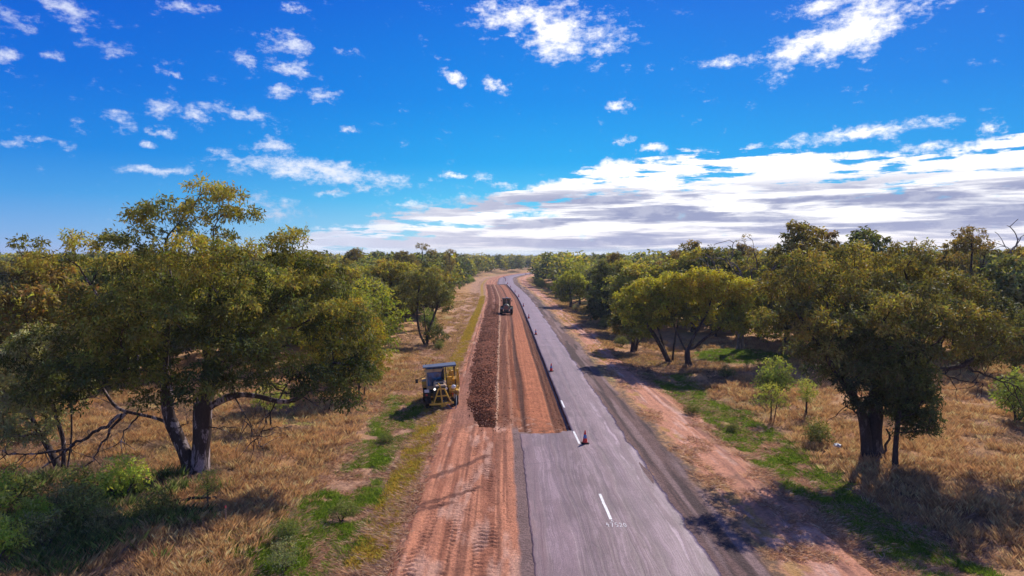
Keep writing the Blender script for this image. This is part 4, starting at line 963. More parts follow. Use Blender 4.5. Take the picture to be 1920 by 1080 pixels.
for (k, x, y, sc, lab) in [
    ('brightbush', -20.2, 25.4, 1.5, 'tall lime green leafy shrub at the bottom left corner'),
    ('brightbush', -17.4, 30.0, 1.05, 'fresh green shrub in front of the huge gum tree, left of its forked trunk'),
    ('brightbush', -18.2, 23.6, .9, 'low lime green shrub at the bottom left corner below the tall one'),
    ('greybush', -15.6, 25.9, .9, 'silvery low shrub among dark undergrowth at bottom left'),
    ('darkbush', -16.9, 26.6, 1.15, 'dark tangled shrub in the shade at bottom left'),
    ('darkbush', -19.3, 29.9, 1.1, 'dark shrub under the bare drooping branches of the huge gum'),
    ('sapling', -13.3, 29.4, .62, 'small thin green sapling in straw grass near the huge gum trunk'),
    ('sapling', -15.2, 42.6, 1.05, 'two-stemmed soft green sapling behind and right of the huge gum trunk'),
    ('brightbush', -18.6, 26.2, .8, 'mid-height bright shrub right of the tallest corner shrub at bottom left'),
    ('greybush', -17.3, 24.6, 1.1, 'pale grey-green shrub at the bottom edge, third from the left corner'),
    ('darkbush', -14.6, 27.6, .9, 'small dark shrub at the right end of the shady bottom-left thicket'),
    ('darkbush', -21.6, 28.6, 1.3, 'dark shrub behind the tallest corner shrub at the left edge'),
    ('greybush', -18.2, 27.2, 1.2, 'grey-leaved shrub in the middle of the shady bottom-left thicket'),
    ('darkbush', -7.4, 29.4, .62, 'dark rushy tuft-like shrub in the green drain left of the dirt strip'),
    ('greybush', -8.3, 24.5, .8, 'grey-green wispy shrub in the green drain nearest the camera'),
    ('darkbush', -8.9, 26.6, .6, 'small dark shrub in the green drain between two larger tufts'),
    ('darkbush', -7.7, 41.2, .5, 'small rounded rushy shrub in the green drain near the yellow machine'),
    ('limebush', -16.8, 66.5, 1.1, 'pale green bush in the open grass behind the weeping saplings'),
    ('limebush', -19.2, 73.5, 1.25, 'bright green bush at the wood edge, left of the airy thin-trunked tree'),
    ('darkbush', -8.9, 83.0, .8, 'small dark bush on the verge at the foot of the airy tree'),
    ('sapling', 17.6, 46.0, .95, 'light green sapling in straw grass, left of the broad dark gum'),
    ('sapling', 20.3, 46.6, .9, 'thin lime green sapling just left of the broad dark gum trunk'),
    ('limebush', 20.6, 53.0, 1.5, 'tall pale green leafy shrub behind the broad dark gum'),
    ('darkbush', 18.2, 40.2, 1.0, 'round brown-green bush at the left foot of the broad dark gum'),
    ('sapling', 28.7, 47.8, .85, 'small lone sapling in golden grass right of the broad dark gum'),
    ('limebush', 33.6, 44.8, 1.7, 'big green shrub with yellow sunlit top at the right edge'),
    ('darkbush', 33.0, 42.0, 1.2, 'low dark green shrub at the right edge below the yellow-topped one'),
    ('darkbush', 12.6, 47.5, .55, 'dark rushy tuft in the green drain right of the road'),
    ('darkbush', 14.2, 43.5, .5, 'second dark rushy tuft in the right drain, nearer the broad dark gum'),
    ('darkbush', 19.5, 61.5, .8, 'dark low bush in straw grass below the leaning yellow-green gum'),
    ('darkbush', 13.9, 86.0, 1.0, 'dusky bush in purple-brown grass on the road side of the olive gum'),
    ('darkbush', 14.5, 107.0, 1.1, 'dusky bush at the foot of the tall narrow blackish tree'),
    ('greybush', 13.2, 140.0, 1.2, 'grey bush at the foot of the round bushy gum'),
    ]:
    spawn(k, x, y, lab, None, RG.uniform(0, 6.28), sc, 'shrub' if k != 'sapling' else 'sapling')
for i in range(26):
    left = i % 2 == 0; y = 95+RG.random()*200; s = (np.interp(y, [60, 150, 230, 300], [-12, -12.5, -11.5, -11]) if left else np.interp(y, [90, 150, 235, 300], [18, 16, 17, 17]))+RG.uniform(-1.5, 1.0)
    x = float(X_of(s, y)); k = 'limebush' if RG.random() < .5 else 'darkbush'
    side = 'left' if left else 'right'; dk = 'bright green' if k == 'limebush' else 'dark green'
    lab = f'{dk} bush along the far wood edge {side} of the road'
    spawn(k, x, y, lab, lab.replace(' bush ', ' bushes '), RG.uniform(0, 6.28), RG.uniform(.9, 1.7), 'shrub')

# far woodland past the individual trees: one mass that nobody could count
def far_wood():
    rg = np.random.default_rng(91)
    pts = [(x, y) for (x, y, s) in PTS[nwood:]]
    Y = 236.0
    while Y < 2600:
        sp = 9+ (Y-236)*.024; W = Y*1.0
        for x in np.arange(-W, W, sp):
            xx = x+rg.uniform(-.45, .45)*sp; yy = Y+rg.uniform(-.45, .45)*sp; s = float(s_of(xx, yy))
            if yy < 480 and -11.5 < s < 18: continue
            if 400 < yy < 480 and -19 < s < 90 and (yy-430) < (xx-5)*.9+8 and (yy-430) > (xx-5)*.28-26: continue
            if yy >= 480 and -25 < xx < 25 and yy < 486: continue
            pts.append((xx, yy))
        Y += sp
    vs = []
    for k, seed in enumerate([1, 2, 3, 4]):
        r2 = np.random.default_rng(seed+200)
        pal = [OLIVE, DARK, [(.042, .055, .028), (.065, .078, .036), (.10, .108, .046)], OLIVE][k]
        lb = [(0, 0, 7.4, 2.4, 1.8, 1), (-2.2, 0, 5.4, 2.2, 1.9, 1), (2.2, .5, 5.6, 2.1, 1.8, 1), (0, 1, 3.4, 2.8, 1.6, 1), (r2.uniform(-1, 1), 0, 9.0, 1.2, 1.0, .8)]
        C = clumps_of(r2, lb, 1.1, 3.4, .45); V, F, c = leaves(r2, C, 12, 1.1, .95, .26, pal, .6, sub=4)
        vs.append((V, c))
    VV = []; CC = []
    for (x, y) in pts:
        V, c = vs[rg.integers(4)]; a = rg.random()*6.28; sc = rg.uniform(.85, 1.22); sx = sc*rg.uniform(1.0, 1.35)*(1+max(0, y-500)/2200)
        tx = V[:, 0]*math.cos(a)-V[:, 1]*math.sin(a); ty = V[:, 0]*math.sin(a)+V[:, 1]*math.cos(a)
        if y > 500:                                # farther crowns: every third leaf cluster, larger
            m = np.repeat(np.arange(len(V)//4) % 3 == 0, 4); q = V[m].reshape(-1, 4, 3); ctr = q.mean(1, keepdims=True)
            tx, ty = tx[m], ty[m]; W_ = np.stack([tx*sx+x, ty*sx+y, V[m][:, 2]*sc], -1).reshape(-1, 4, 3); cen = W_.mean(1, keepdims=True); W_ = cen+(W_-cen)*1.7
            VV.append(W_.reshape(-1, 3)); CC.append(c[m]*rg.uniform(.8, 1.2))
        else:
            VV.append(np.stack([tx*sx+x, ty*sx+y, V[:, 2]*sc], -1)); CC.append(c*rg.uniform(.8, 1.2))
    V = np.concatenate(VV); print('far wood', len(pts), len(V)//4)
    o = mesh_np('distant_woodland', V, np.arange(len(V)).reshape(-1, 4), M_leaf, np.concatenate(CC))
    tag(o, 'dense low woodland running to the horizon on both sides of the road', 'woodland', kind='stuff')
far_wood()

# ------------------------------------------------------------------ grasses: one mass per sort
def tufts(name, label, cat, S, Y, h, rad, nb, w, cols, lean=.5, seed=1, seedhead=0.0):
    rg = np.random.default_rng(seed); N = len(S)
    X = X_of(S, Y); Z = ground_z(S, Y)
    tc = np.asarray(cols)[rg.integers(0, len(cols), N)]*(.72+.56*rg.random((N, 1)))
    hh = h*(.6+.8*rg.random(N)) if np.isscalar(h) else h
    a = rg.random((N, nb))*6.283; r = rad*np.sqrt(rg.random((N, nb)))
    bx = X[:, None]+np.cos(a)*r; by = Y[:, None]+np.sin(a)*r; bz = Z[:, None]-.03
    la = a+rg.normal(0, .7, (N, nb)); le = lean*(.3+rg.random((N, nb))); H = hh[:, None]*(.6+.6*rg.random((N, nb)))
    dx = np.cos(la)*le*H; dy = np.sin(la)*le*H
    pa = rg.random((N, nb))*6.283; wx = np.cos(pa)*w/2*(.6+.8*rg.random((N, nb))); wy = np.sin(pa)*w/2
    v0 = np.stack([bx-wx, by-wy, bz+0*bx], -1); v1 = np.stack([bx+wx, by+wy, bz+0*bx], -1)
    v2 = np.stack([bx+dx*.45+wx*.8, by+dy*.45+wy*.8, bz+H*.6], -1); v3 = np.stack([bx+dx, by+dy, bz+H*.95], -1)
    V = np.stack([v0, v1, v2, v3], 2).reshape(-1, 3)
    M = N*nb; k = np.arange(M)*4; F = np.stack([k, k+1, k+2, k+3], -1)
    c = np.repeat(tc, nb, 0)*(.75+.5*rg.random((M, 1))); c = np.repeat(c, 4, 0)
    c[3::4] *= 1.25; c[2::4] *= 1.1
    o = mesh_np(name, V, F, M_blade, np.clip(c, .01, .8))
    tag(o, label, cat, kind='stuff'); print(name, M)

def sample(rg, n, s0, s1, y0, y1, dens=None, p=1.5):
    """points over a patch, thinning with distance"""
    S = s0+(s1-s0)*rg.random(n); Y = (y0**(1-p)+(y1**(1-p)-y0**(1-p))*rg.random(n))**(1/(1-p))
    X = X_of(S, Y); ok = np.abs(X) < Y*.79+4
    if dens is not None: ok &= rg.random(n) < dens(S, Y)
    return S[ok], Y[ok]

rg = np.random.default_rng(300)
n1_ = lambda S, Y: fbm(S*.35, Y*.22, 4, 41)
clump = lambda S, Y: sm(fbm(S*.45, Y*.35, 4, 301), .38, .54)
STRAW = [(.72, .47, .24), (.60, .36, .16), (.66, .40, .18), (.48, .29, .14), (.64, .44, .20), (.54, .31, .15), (.40, .26, .14)]
DULL = [(.28, .20, .14), (.34, .24, .16), (.20, .16, .10), (.40, .27, .18)]
def cat2(*p): return np.concatenate([a for a, b in p]), np.concatenate([b for a, b in p])
A = cat2(sample(rg, 21000, -34, -8.8, 22, 75, lambda S, Y: clump(S, Y)*(.25+.75*sm(fbm(S*1.3, Y*1.1, 2, 330), .42, .55))*sm(-S, 8.6, 11)),
         sample(rg, 36000, 16.8, 62, 24, 90, lambda S, Y: clump(S, Y)*(.25+.75*sm(fbm(S*1.3, Y*1.1, 2, 330), .42, .55))*sm(S, 16.5, 18.5)*(1-sm(1-np.hypot((S-26)/6.5, (Y-74)/7), .1, .3))))
tufts('dry_grass', 'tall golden dry grass in tussocks beside the drains on both sides', 'grass', *A, .34, .30, 34, .011, STRAW, .6, 311)
A = cat2(sample(rg, 9000, -34, -9.5, 22, 60, lambda S, Y: .25+.75*(1-clump(S, Y))), sample(rg, 9000, 13.5, 50, 24, 80, lambda S, Y: .3*(1-clump(S, Y))+.35*sm(fbm(S*.2, Y*.2, 3, 302), .5, .6)),
         sample(rg, 2600, 12, 20, 60, 150, lambda S, Y: sm(fbm(S*.3, Y*.15, 3, 303), .42, .55)), sample(rg, 1500, -19, -11, 56, 110, lambda S, Y: sm(fbm(S*.3, Y*.15, 3, 304), .5, .6)))
tufts('brown_grass', 'dull grey-brown grass tufts and litter under and between the trees', 'grass', *A, .22, .22, 22, .013, DULL, 1.2, 312)
# low bent straw over the verges
A = cat2(sample(rg, 26000, -10.5, -4.0, 21, 90, lambda S, Y: sm(fbm(S*1.1, Y*.8, 3, 305), .40, .56)), sample(rg, 16000, 12.8, 17.5, 22, 80, lambda S, Y: sm(fbm(S*1.1, Y*.8, 3, 306), .42, .56)),
         sample(rg, 5000, 9.3, 13, 24, 80, lambda S, Y: sm(fbm(S*.8, Y*.5, 3, 307), .55, .65)))
tufts('flattened_straw', 'low pinkish straw lying flat along the verges', 'straw', *A, .12, .18, 12, .016, [(.56, .34, .23), (.48, .28, .18), (.62, .42, .30), (.36, .21, .13)], 2.4, 313)
A = cat2(sample(rg, 9000, -13.5, -6.0, 52, 210, lambda S, Y: sm(fbm(S*.7, Y*.25, 3, 340), .40, .55)), sample(rg, 8000, 12.5, 19, 70, 210, lambda S, Y: sm(fbm(S*.6, Y*.25, 3, 341), .42, .55)))
tufts('verge_grass', 'low brown and straw-coloured tufts along the distant verges on both sides', 'grass', *A, .24, .3, 12, .035, [(.50, .29, .15), (.42, .24, .13), (.30, .19, .11), (.46, .32, .12)], .9, 317)
# green grass in the drains
def gd(S, Y):
    n = n1_(S, Y); l = box(S+(n-.5)*2.2, -9.0, -6.0, .5)*(1-sm(Y, 50, 56))*sm(fbm(S*.8, Y*.5, 4, 51), .33, .43)
    l2 = box(S+(n-.5)*3, -11.5, -7.5, .6)*(1-sm(Y, 29, 34))*sm(fbm(S*.7, Y*.5, 3, 52), .44, .52)
    r = box(S+(n-.5)*2.4, 13.8, 17.0, .5)*(1-sm(Y, 60, 68))*sm(fbm(S*.8, Y*.5, 4, 53), .31, .41)
    g = sm(1-np.hypot((S-26)/6.5, (Y-74)/7), .1, .4)
    return np.clip(l+l2+r+g, 0, 1)
A = cat2(sample(rg, 34000, -12.5, -5.0, 21, 60, gd), sample(rg, 26000, 12.5, 18.5, 23, 68, gd), sample(rg, 9000, 19, 33, 66, 82, gd))
tufts('green_grass', 'lush green grass growing in the drains and in the clearing on the right', 'grass', *A, .15, .17, 13, .018, [(.14, .24, .02), (.20, .30, .03), (.10, .17, .018), (.26, .31, .05)], .7, 314)
A = cat2(sample(rg, 14000, -5.8, -4.4, 24, 190, lambda S, Y: np.interp(Y, [20, 30, 55, 60, 400], [.25, .5, .5, 1, 1])), sample(rg, 6000, 10, 20, 70, 190, lambda S, Y: sm(fbm(S*.3, Y*.15, 3, 309), .5, .6)))
tufts('yellow_grass', 'short yellow-green grass in a strip along the left track and in patches on the right', 'grass', *A, .13, .17, 11, .030, [(.46, .33, .05), (.55, .36, .06), (.38, .34, .06)], .8, 315)
# weedy undergrowth bottom left
A = sample(rg, 4200, -24, -11, 22, 33, lambda S, Y: sm(fbm(S*.5, Y*.5, 3, 310), .40, .55)*sm(-S, 12, 15))
tufts('undergrowth', 'dark green weedy undergrowth in the shade at the bottom left', 'weeds', *A, .5, .28, 26, .022, [(.08, .12, .04), (.13, .17, .045), (.18, .22, .06), (.24, .19, .10)], .6, 316)

# fallen timber
def stick(pts, r0, r1, label, sd, mat=None):
    rg = np.random.default_rng(sd); P = resample(pts, .25); P[1:] += rg.normal(0, .03, P[1:].shape); off = np.array([gz(p[0], p[1]) for p in P])
    P = P+np.stack([off*0, off*0, off], -1); ch = [(P, np.linspace(r0, r1, len(P)))]
    for k in range(5):
        i = rg.integers(1, len(P)-1); q = P[i].copy(); d = rg.normal(size=3); d[2] = abs(d[2])*.5; d /= np.linalg.norm(d); Q = [q]
        for _ in range(3): d = d+rg.normal(0, .3, 3); q = q+d*.2; Q.append(q.copy())
        ch.append((np.array(Q), np.linspace(r0*.5, .008, 4)))
    c = P.mean(0); c[2] = P[:, 2].min(); V, F = tubes([(p-c, r) for p, r in ch]); o = mesh_np('fallen_branch', V, F, mat or M_deadwood, smooth=True); o.location = c
    tag(o, label, 'branch')
stick([(-19.0, 27.6, .1), (-18.4, 28.0, .25), (-17.7, 28.6, .3)], .07, .03, 'pale bare fallen branch in the dark undergrowth at bottom left', 1)
stick([(-15.0, 29.2, .1), (-14.2, 30.0, .3), (-13.4, 30.5, .25), (-12.9, 30.2, .1)], .09, .04, 'dark crooked fallen branch right of the small green sapling, below the huge gum', 2, M_bark)
stick([(-16.4, 23.9, .05), (-15.2, 24.3, .15), (-14.2, 24.9, .1)], .05, .02, 'long pale fallen stick lying across the grass at the bottom left', 3)
stick([(18.6, 35.6, .05), (20.0, 35.2, .2), (21.4, 35.6, .1)], .06, .03, 'fallen grey branch in the shade beneath the broad dark gum', 4)

# ------------------------------------------------------------------ machines and cones
import bmesh
M_yel = simple_mat('yellow machine paint', (.72, .40, .045), .45, var=.22, scale=5, dirt=(.32, .17, .09))
M_tan = simple_mat('sun-faded cream paint', (.66, .46, .27), .5, var=.12, scale=4, dirt=(.42, .25, .16))
M_blk = simple_mat('black steel', (.018, .017, .018), .5, var=.3, dirt=(.07, .04, .03))
M_tyre = simple_mat('tyre rubber', (.022, .021, .022), .85, var=.3, scale=9, dirt=(.12, .06, .04))
M_roof = simple_mat('blue-grey canopy sheet', (.10, .12, .17), .55, var=.25)
M_steel = simple_mat('bare steel', (.35, .34, .34), .35, .7, var=.2)
M_white = simple_mat('white paint', (.72, .70, .68), .5, var=.1)
M_redp = simple_mat('red lens', (.55, .03, .02), .3, var=.1)
M_lamp = simple_mat('lamp lens', (.85, .8, .75), .15, var=.05, emit=1.2)
M_hose = simple_mat('grey hose', (.14, .15, .17), .5, var=.2)
M_grn = simple_mat('dark green machine paint', (.085, .085, .036), .5, var=.3, scale=5, dirt=(.12, .07, .04))
M_lgrn = simple_mat('dusty green-grey paint', (.16, .17, .12), .5, var=.2, scale=5)
M_rustdisc = simple_mat('dusty brown tank end', (.36, .16, .085), .6, var=.3, scale=5)
def glass_mat(name, c):
    m, n, b, out = mat_new(name); tc = n.new('ShaderNodeTexCoord').outputs['Object']
    k = n.rng(n.noise(tc, 3.0, 4, .6), .35, .65)
    n.l.new(n.mix(k, (*[v*.35 for v in c], 1), (*c, 1)), b.inputs['Base Color']); b.inputs['Roughness'].default_value = .12; b.inputs['Specular IOR Level'].default_value = .8
    return m
M_glass = glass_mat('blue tinted glass', (.03, .17, .36)); M_gglass = glass_mat('dark green glass', (.03, .05, .03))

class MB:
    def __init__(s): s.b = bmesh.new()
    def box(s, c, d, rot=None, bev=.015, taper=None):
        r = bmesh.ops.create_cube(s.b, size=1.0); vs = r['verts']
        for v in vs:
            v.co = Vector((v.co.x*d[0], v.co.y*d[1], v.co.z*d[2]))
            if taper and v.co.z > 0: v.co.x *= taper[0]; v.co.y *= taper[1]
        if bev:
            es = list({e for v in vs for e in v.link_edges}); rr = bmesh.ops.bevel(s.b, geom=es, offset=min(bev, min(d)*.3), segments=2, affect='EDGES'); vs = list({v for f in rr['faces'] for v in f.verts} | {v for v in vs if v.is_valid})
        M = Matrix.Translation(c) @ (rot.to_matrix().to_4x4() if rot else Matrix())
        bmesh.ops.transform(s.b, matrix=M, verts=vs); return s
    def cyl(s, p0, p1, r0, r1=None, seg=20, cap=True):
        p0 = Vector(p0); p1 = Vector(p1); d = p1-p0
        r = bmesh.ops.create_cone(s.b, cap_ends=cap, segments=seg, radius1=r0, radius2=r0 if r1 is None else r1, depth=d.length)
        M = Matrix.Translation((p0+p1)/2) @ d.to_track_quat('Z', 'Y').to_matrix().to_4x4(); bmesh.ops.transform(s.b, matrix=M, verts=r['verts']); return s
    def tube(s, pts, r, seg=8):
        P = resample(pts, .12); V, F = tubes([(P, np.full(len(P), r))]); vs = [s.b.verts.new(v) for v in V]
        for f in F: s.b.faces.new([vs[i] for i in f])
        return s
    def lathe(s, c, prof, axis='Z', seg=24):
        rings = []
        for r, h in prof:
            ring = []
            for i in range(seg):
                a = i*2*math.pi/seg; u, w = r*math.cos(a), r*math.sin(a)
                co = (u, w, h) if axis == 'Z' else ((h, u, w) if axis == 'X' else (u, h, w))
                ring.append(s.b.verts.new(Vector(c)+Vector(co)))
            rings.append(ring)
        for a, b in zip(rings[:-1], rings[1:]):
            for i in range(seg): s.b.faces.new((a[i], a[(i+1) % seg], b[(i+1) % seg], b[i]))
        s.b.faces.new(rings[0][::-1]); s.b.faces.new(rings[-1]); return s
    def build(s, name, mat, parent=None, smooth=False):
        bmesh.ops.recalc_face_normals(s.b, faces=s.b.faces)
        me = bpy.data.meshes.new(name); s.b.to_mesh(me); s.b.free(); me.materials.append(mat)
        if smooth: me.polygons.foreach_set('use_smooth', [len(p.vertices) == 4 for p in me.polygons])
        o = bpy.data.objects.new(name, me); COL.objects.link(o)
        if parent is not None: o.parent = parent
        return o
def empty(name): o = bpy.data.objects.new(name, None); COL.objects.link(o); o.empty_display_size = .3; return o

def wheel(root, x, y, r, w, rimmat, rim=.55):
    m = MB(); m.lathe((x, y, r), [(r*.5, -w/2+.02), (r*.86, -w/2), (r*.97, -w*.38), (r, -w*.2), (r, w*.2), (r*.97, w*.38), (r*.86, w/2), (r*.5, w/2-.02)], 'X', 32)
    for i in range(26):                                   # lugs
        a = i*2*math.pi/26; sg = 1 if i % 2 else -1
        m.box((x+sg*w*.2, y+math.cos(a)*r*1.0, r+math.sin(a)*r*1.0), (w*.42, .06, .06), rot=Matrix.Rotation(a, 3, 'X').to_euler(), bev=0)
    t = m.build('tyre', M_tyre, root)
    sg = 1 if x > 0 else -1
    m = MB(); m.lathe((x+sg*w*.32, y, r), [(r*rim, -.06), (r*rim, .06), (r*rim*.85, .08), (r*.3, .03), (r*.28, .09), (.02, .1)], 'X', 24); m.build('rim', rimmat, t)

def yellow_machine():
    R = empty('road_machine')
    m = MB(); m.box((0, -.2, .85), (.85, 3.4, .4)); m.box((0, 1.2, 1.0), (1.5, 1.7, .5)); m.box((0, 2.2, .8), (1.6, .5, .7)); m.build('chassis', M_blk, R)
    m = MB(); m.box((-.05, -.75, 1.3), (1.05, 2.0, .62), taper=(.86, .94), bev=.06); m.box((-.05, -1.15, 1.64), (.8, 1.05, .1), taper=(.9, .9), bev=.03); m.box((-.05, -.35, 1.68), (.95, .8, .2), taper=(.85, .8), bev=.04); hd = m.build('hood', M_tan, R)
    m = MB(); m.box((-.05, -.3, 1.795), (.55, .6, .05)); m.box((-.05, -1.1, 1.71), (.5, .5, .04)); m.build('vent', M_blk, hd)
    m = MB(); m.box((-.05, -1.80, 1.12), (1.12, .10, .98), bev=.03)
    for i in range(7): m.box((-.05, -1.87, .76+i*.1), (.9, .03, .035), bev=0)
    m.build('grille', M_blk, R)
    for x in (-.48, .36):
        m = MB(); m.cyl((x, -1.86, 1.48), (x, -1.93, 1.48), .085); h = m.build('headlight', M_lamp if x < 0 else M_white, R)
        m = MB(); m.lathe((x, -1.86, 1.48), [(.08, -.02), (.11, -.02), (.11, .03), (.09, .03)], 'Y'); m.build('bezel', M_blk, h)
    # front linkage: a yellow A-frame on a cross bar
    m = MB(); m.box((-.05, -2.3, .48), (1.75, .14, .14)); m.box((-.7, -2.1, .62), (.1, .5, .1)); m.box((.6, -2.1, .62), (.1, .5, .1)); m.box((.05, -2.3, .34), (.3, .2, .2)); m.build('cross_bar', M_yel, R)
    m = MB()
    def bar(a, b, w=.055):
        a = Vector(a); b = Vector(b); d = b-a; m.box((a+b)/2, (w*1.6, w*1.6, d.length), rot=d.to_track_quat('Z', 'Y').to_euler(), bev=.01)
    bar((-.62, -2.28, .5), (-.22, -2.12, 1.5)); bar((.62, -2.28, .5), (.22, -2.12, 1.5)); bar((-.24, -2.12, 1.5), (.24, -2.12, 1.5)); bar((-.42, -2.2, 1.02), (.42, -2.2, 1.02)); bar((0, -2.32, .45), (-.08, -2.1, 1.75), .06); bar((-.08, -2.1, 1.75), (-.2, -1.7, 1.85), .05)
    m.build('a_frame', M_yel, R)
    m = MB(); m.box((-1.05, -1.55, 1.32), (.34, .12, .2)); m.build('number_plate', M_white, R)
    for (x, z) in ((-1.08, 1.05), (.82, 1.0)):
        m = MB(); m.cyl((x, -1.60, z), (x, -1.66, z), .07); m.build('reflector', M_redp, R)
    # cab on the left, open equipment bay on the right, one flat canopy over both
    m = MB()
    for x in (-1.0, .30):
        for y in (.25, 1.75): m.box((x, y, 1.9), (.09, .09, 1.45))
    for z in (1.25, 2.55):
        m.box((-.35, .25, z), (1.2, .08, .1)); m.box((-.35, 1.75, z), (1.2, .08, .1)); m.box((-1.0, 1.0, z), (.08, 1.4, .1)); m.box((.30, 1.0, z), (.08, 1.4, .1))
    m.box((-.42, .19, 2.50), (1.45, .12, .22), bev=.04); m.box((-.35, 1.0, 1.14), (1.36, 1.6, .14)); cb = m.build('cab', M_tan, R)
    m = MB(); m.box((-.35, .24, 1.9), (1.2, .03, 1.16), bev=0); m.build('windscreen', M_glass, cb)
    for x, nm in ((-1.0, 0), (.30, 1)):
        m = MB(); m.box((x, 1.0, 1.9), (.03, 1.4, 1.16), bev=0); m.build('side_window', M_glass, cb)
    m = MB(); m.box((-.35, 1.76, 1.9), (1.2, .03, 1.16), bev=0); m.build('rear_window', M_glass, cb)
    m = MB(); m.tube([(-.35, .2, 1.36), (-.1, .19, 1.7), (.05, .19, 2.0)], .014); m.build('wiper', M_blk, cb)
    m = MB(); m.box((0.0, .55, 2.82), (2.5, 1.4, .05), rot=Matrix.Rotation(math.radians(-1.5), 3, 'Y').to_euler(), bev=.02); m.box((0, -.15, 2.80), (2.5, .05, .09)); m.build('canopy', M_roof, R)
    for x, y in ((1.12, -.05), (1.12, 1.9), (.45, -.05), (-1.0, .25), (-1.0, 1.75)):
        m = MB(); m.box((x, y, 2.0 if x > 0 else 2.7), (.07, .07, 1.55 if x > 0 else .2)); m.build('canopy_post', M_blk, R)
    m = MB(); m.box((.78, .9, 1.2), (.6, 1.7, .12)); m.box((.72, .7, 1.55), (.5, .5, .6), taper=(.8, .8)); m.box((.9, 1.4, 1.75), (.35, .45, .9)); m.tube([(.55, .3, 1.3), (.6, .3, 2.0), (.85, .3, 2.3), (1.0, .3, 2.1)], .035); m.tube([(.8, .1, 1.3), (.95, .1, 1.9), (.7, .2, 2.5)], .03); m.tube([(.6, .5, 2.5), (1.0, .7, 2.2), (1.05, .7, 1.4)], .03)
    m.build('pump_gear', M_yel, R)
    m = MB(); m.box((1.28, .2, 1.85), (.1, .5, 1.35), rot=Matrix.Rotation(math.radians(6), 3, 'Y').to_euler()); m.box((1.22, -.3, 1.3), (.16, .9, .12)); m.box((1.33, -.1, 1.5), (.08, .12, 1.2)); m.tube([(1.15, -.25, 2.6), (1.38, -.2, 2.3), (1.4, -.1, 1.2), (1.3, -.6, .9)], .04); m.tube([(1.22, -.4, 2.2), (1.3, -.5, 1.6), (1.15, -.8, 1.3)], .03)
    m.build('side_boom', M_yel, R)
    m = MB(); m.box((.88, -.7, 1.12), (.55, .9, .38), bev=.05); m.box((.95, -1.35, .95), (.4, .4, .5), bev=.05); m.tube([(.62, -1.5, 1.2), (.9, -1.65, 1.35), (1.2, -1.5, 1.1)], .035); m.build('valve_box', M_yel, R)
    m = MB(); m.lathe((.92, -1.2, 1.42), [(.02, -.14), (.13, -.12), (.17, -.02), (.15, .1), (.05, .15)], 'Z', 18); m.build('canister', M_white, R, True)
    m = MB(); m.box((.92, -1.62, .82), (.1, .05, .35)); m.box((1.2, -1.3, .7), (.08, .2, .4)); m.build('bracket', M_steel, R)
    m = MB(); m.cyl((.22, .12, 1.5), (.22, .12, 2.45), .075); m.cyl((.22, .12, 1.75), (.22, .12, 2.2), .11); m.cyl((.22, .12, 2.45), (.3, .12, 2.55), .06); m.build('exhaust', M_blk, R)
    m = MB(); m.cyl((-.45, .9, 2.85), (-.45, .9, 3.12), .015); b = m.build('beacon_pole', M_blk, R); m = MB(); m.lathe((-.45, .9, 3.12), [(.05, 0), (.06, .02), (.055, .1), (.03, .13)]); m.build('beacon', simple_mat('amber beacon lens', (.75, .12, .02), .3, var=.05), b)
    m = MB(); m.tube([(-1.0, .2, 2.2), (-1.4, .1, 2.0), (-1.72, 0, 1.95)], .018); a = m.build('mirror_arm', M_blk, R); m = MB(); m.box((-1.75, 0, 1.82), (.2, .05, .3)); m.build('mirror', M_blk, a)
    m = MB(); m.tube([(.25, -2.2, .62), (.45, -2.45, .3), (.72, -2.65, .06), (.92, -2.65, .06), (1.02, -2.3, .5), (1.04, -1.7, .95)], .035); m.build('hose', M_hose, R)
    m = MB(); m.tube([(.1, -2.1, .7), (.0, -2.3, .35), (.25, -2.5, .12), (.6, -2.5, .1)], .022); m.build('hose', M_hose, R)
    for sx in (-1, 1):
        m = MB(); m.box((sx*1.02, -1.05, 1.18), (.5, 1.0, .06), bev=.02); m.box((sx*1.02, -1.52, 1.02), (.5, .06, .3), bev=.02); m.build('mudguard', M_blk if sx < 0 else M_yel, R)
        m = MB(); m.box((sx*1.1, 1.35, 1.62), (.55, 1.5, .07), bev=.02); m.box((sx*1.1, .58, 1.4), (.55, .07, .45), bev=.02); m.build('mudguard', M_yel, R)
    for sx in (-1, 1): wheel(R, sx*1.0, -1.05, .52, .42, M_yel); wheel(R, sx*1.08, 1.35, .74, .52, M_yel)
    m = MB(); m.cyl((-1.0, 2.6, .55), (1.0, 2.6, .55), .5, seg=32); m.box((0, 2.55, 1.12), (2.3, 1.1, .14)); m.build('rear_drum_hood', M_yel, R)
    return R
ym = yellow_machine(); place(ym, -5.30, 50.9, 'yellow road machine with blue-grey canopy and front A-frame, parked on the left verge', 'machine', None, math.radians(8), dz=0); ym.rotation_euler = (0, math.radians(-3), math.radians(8))

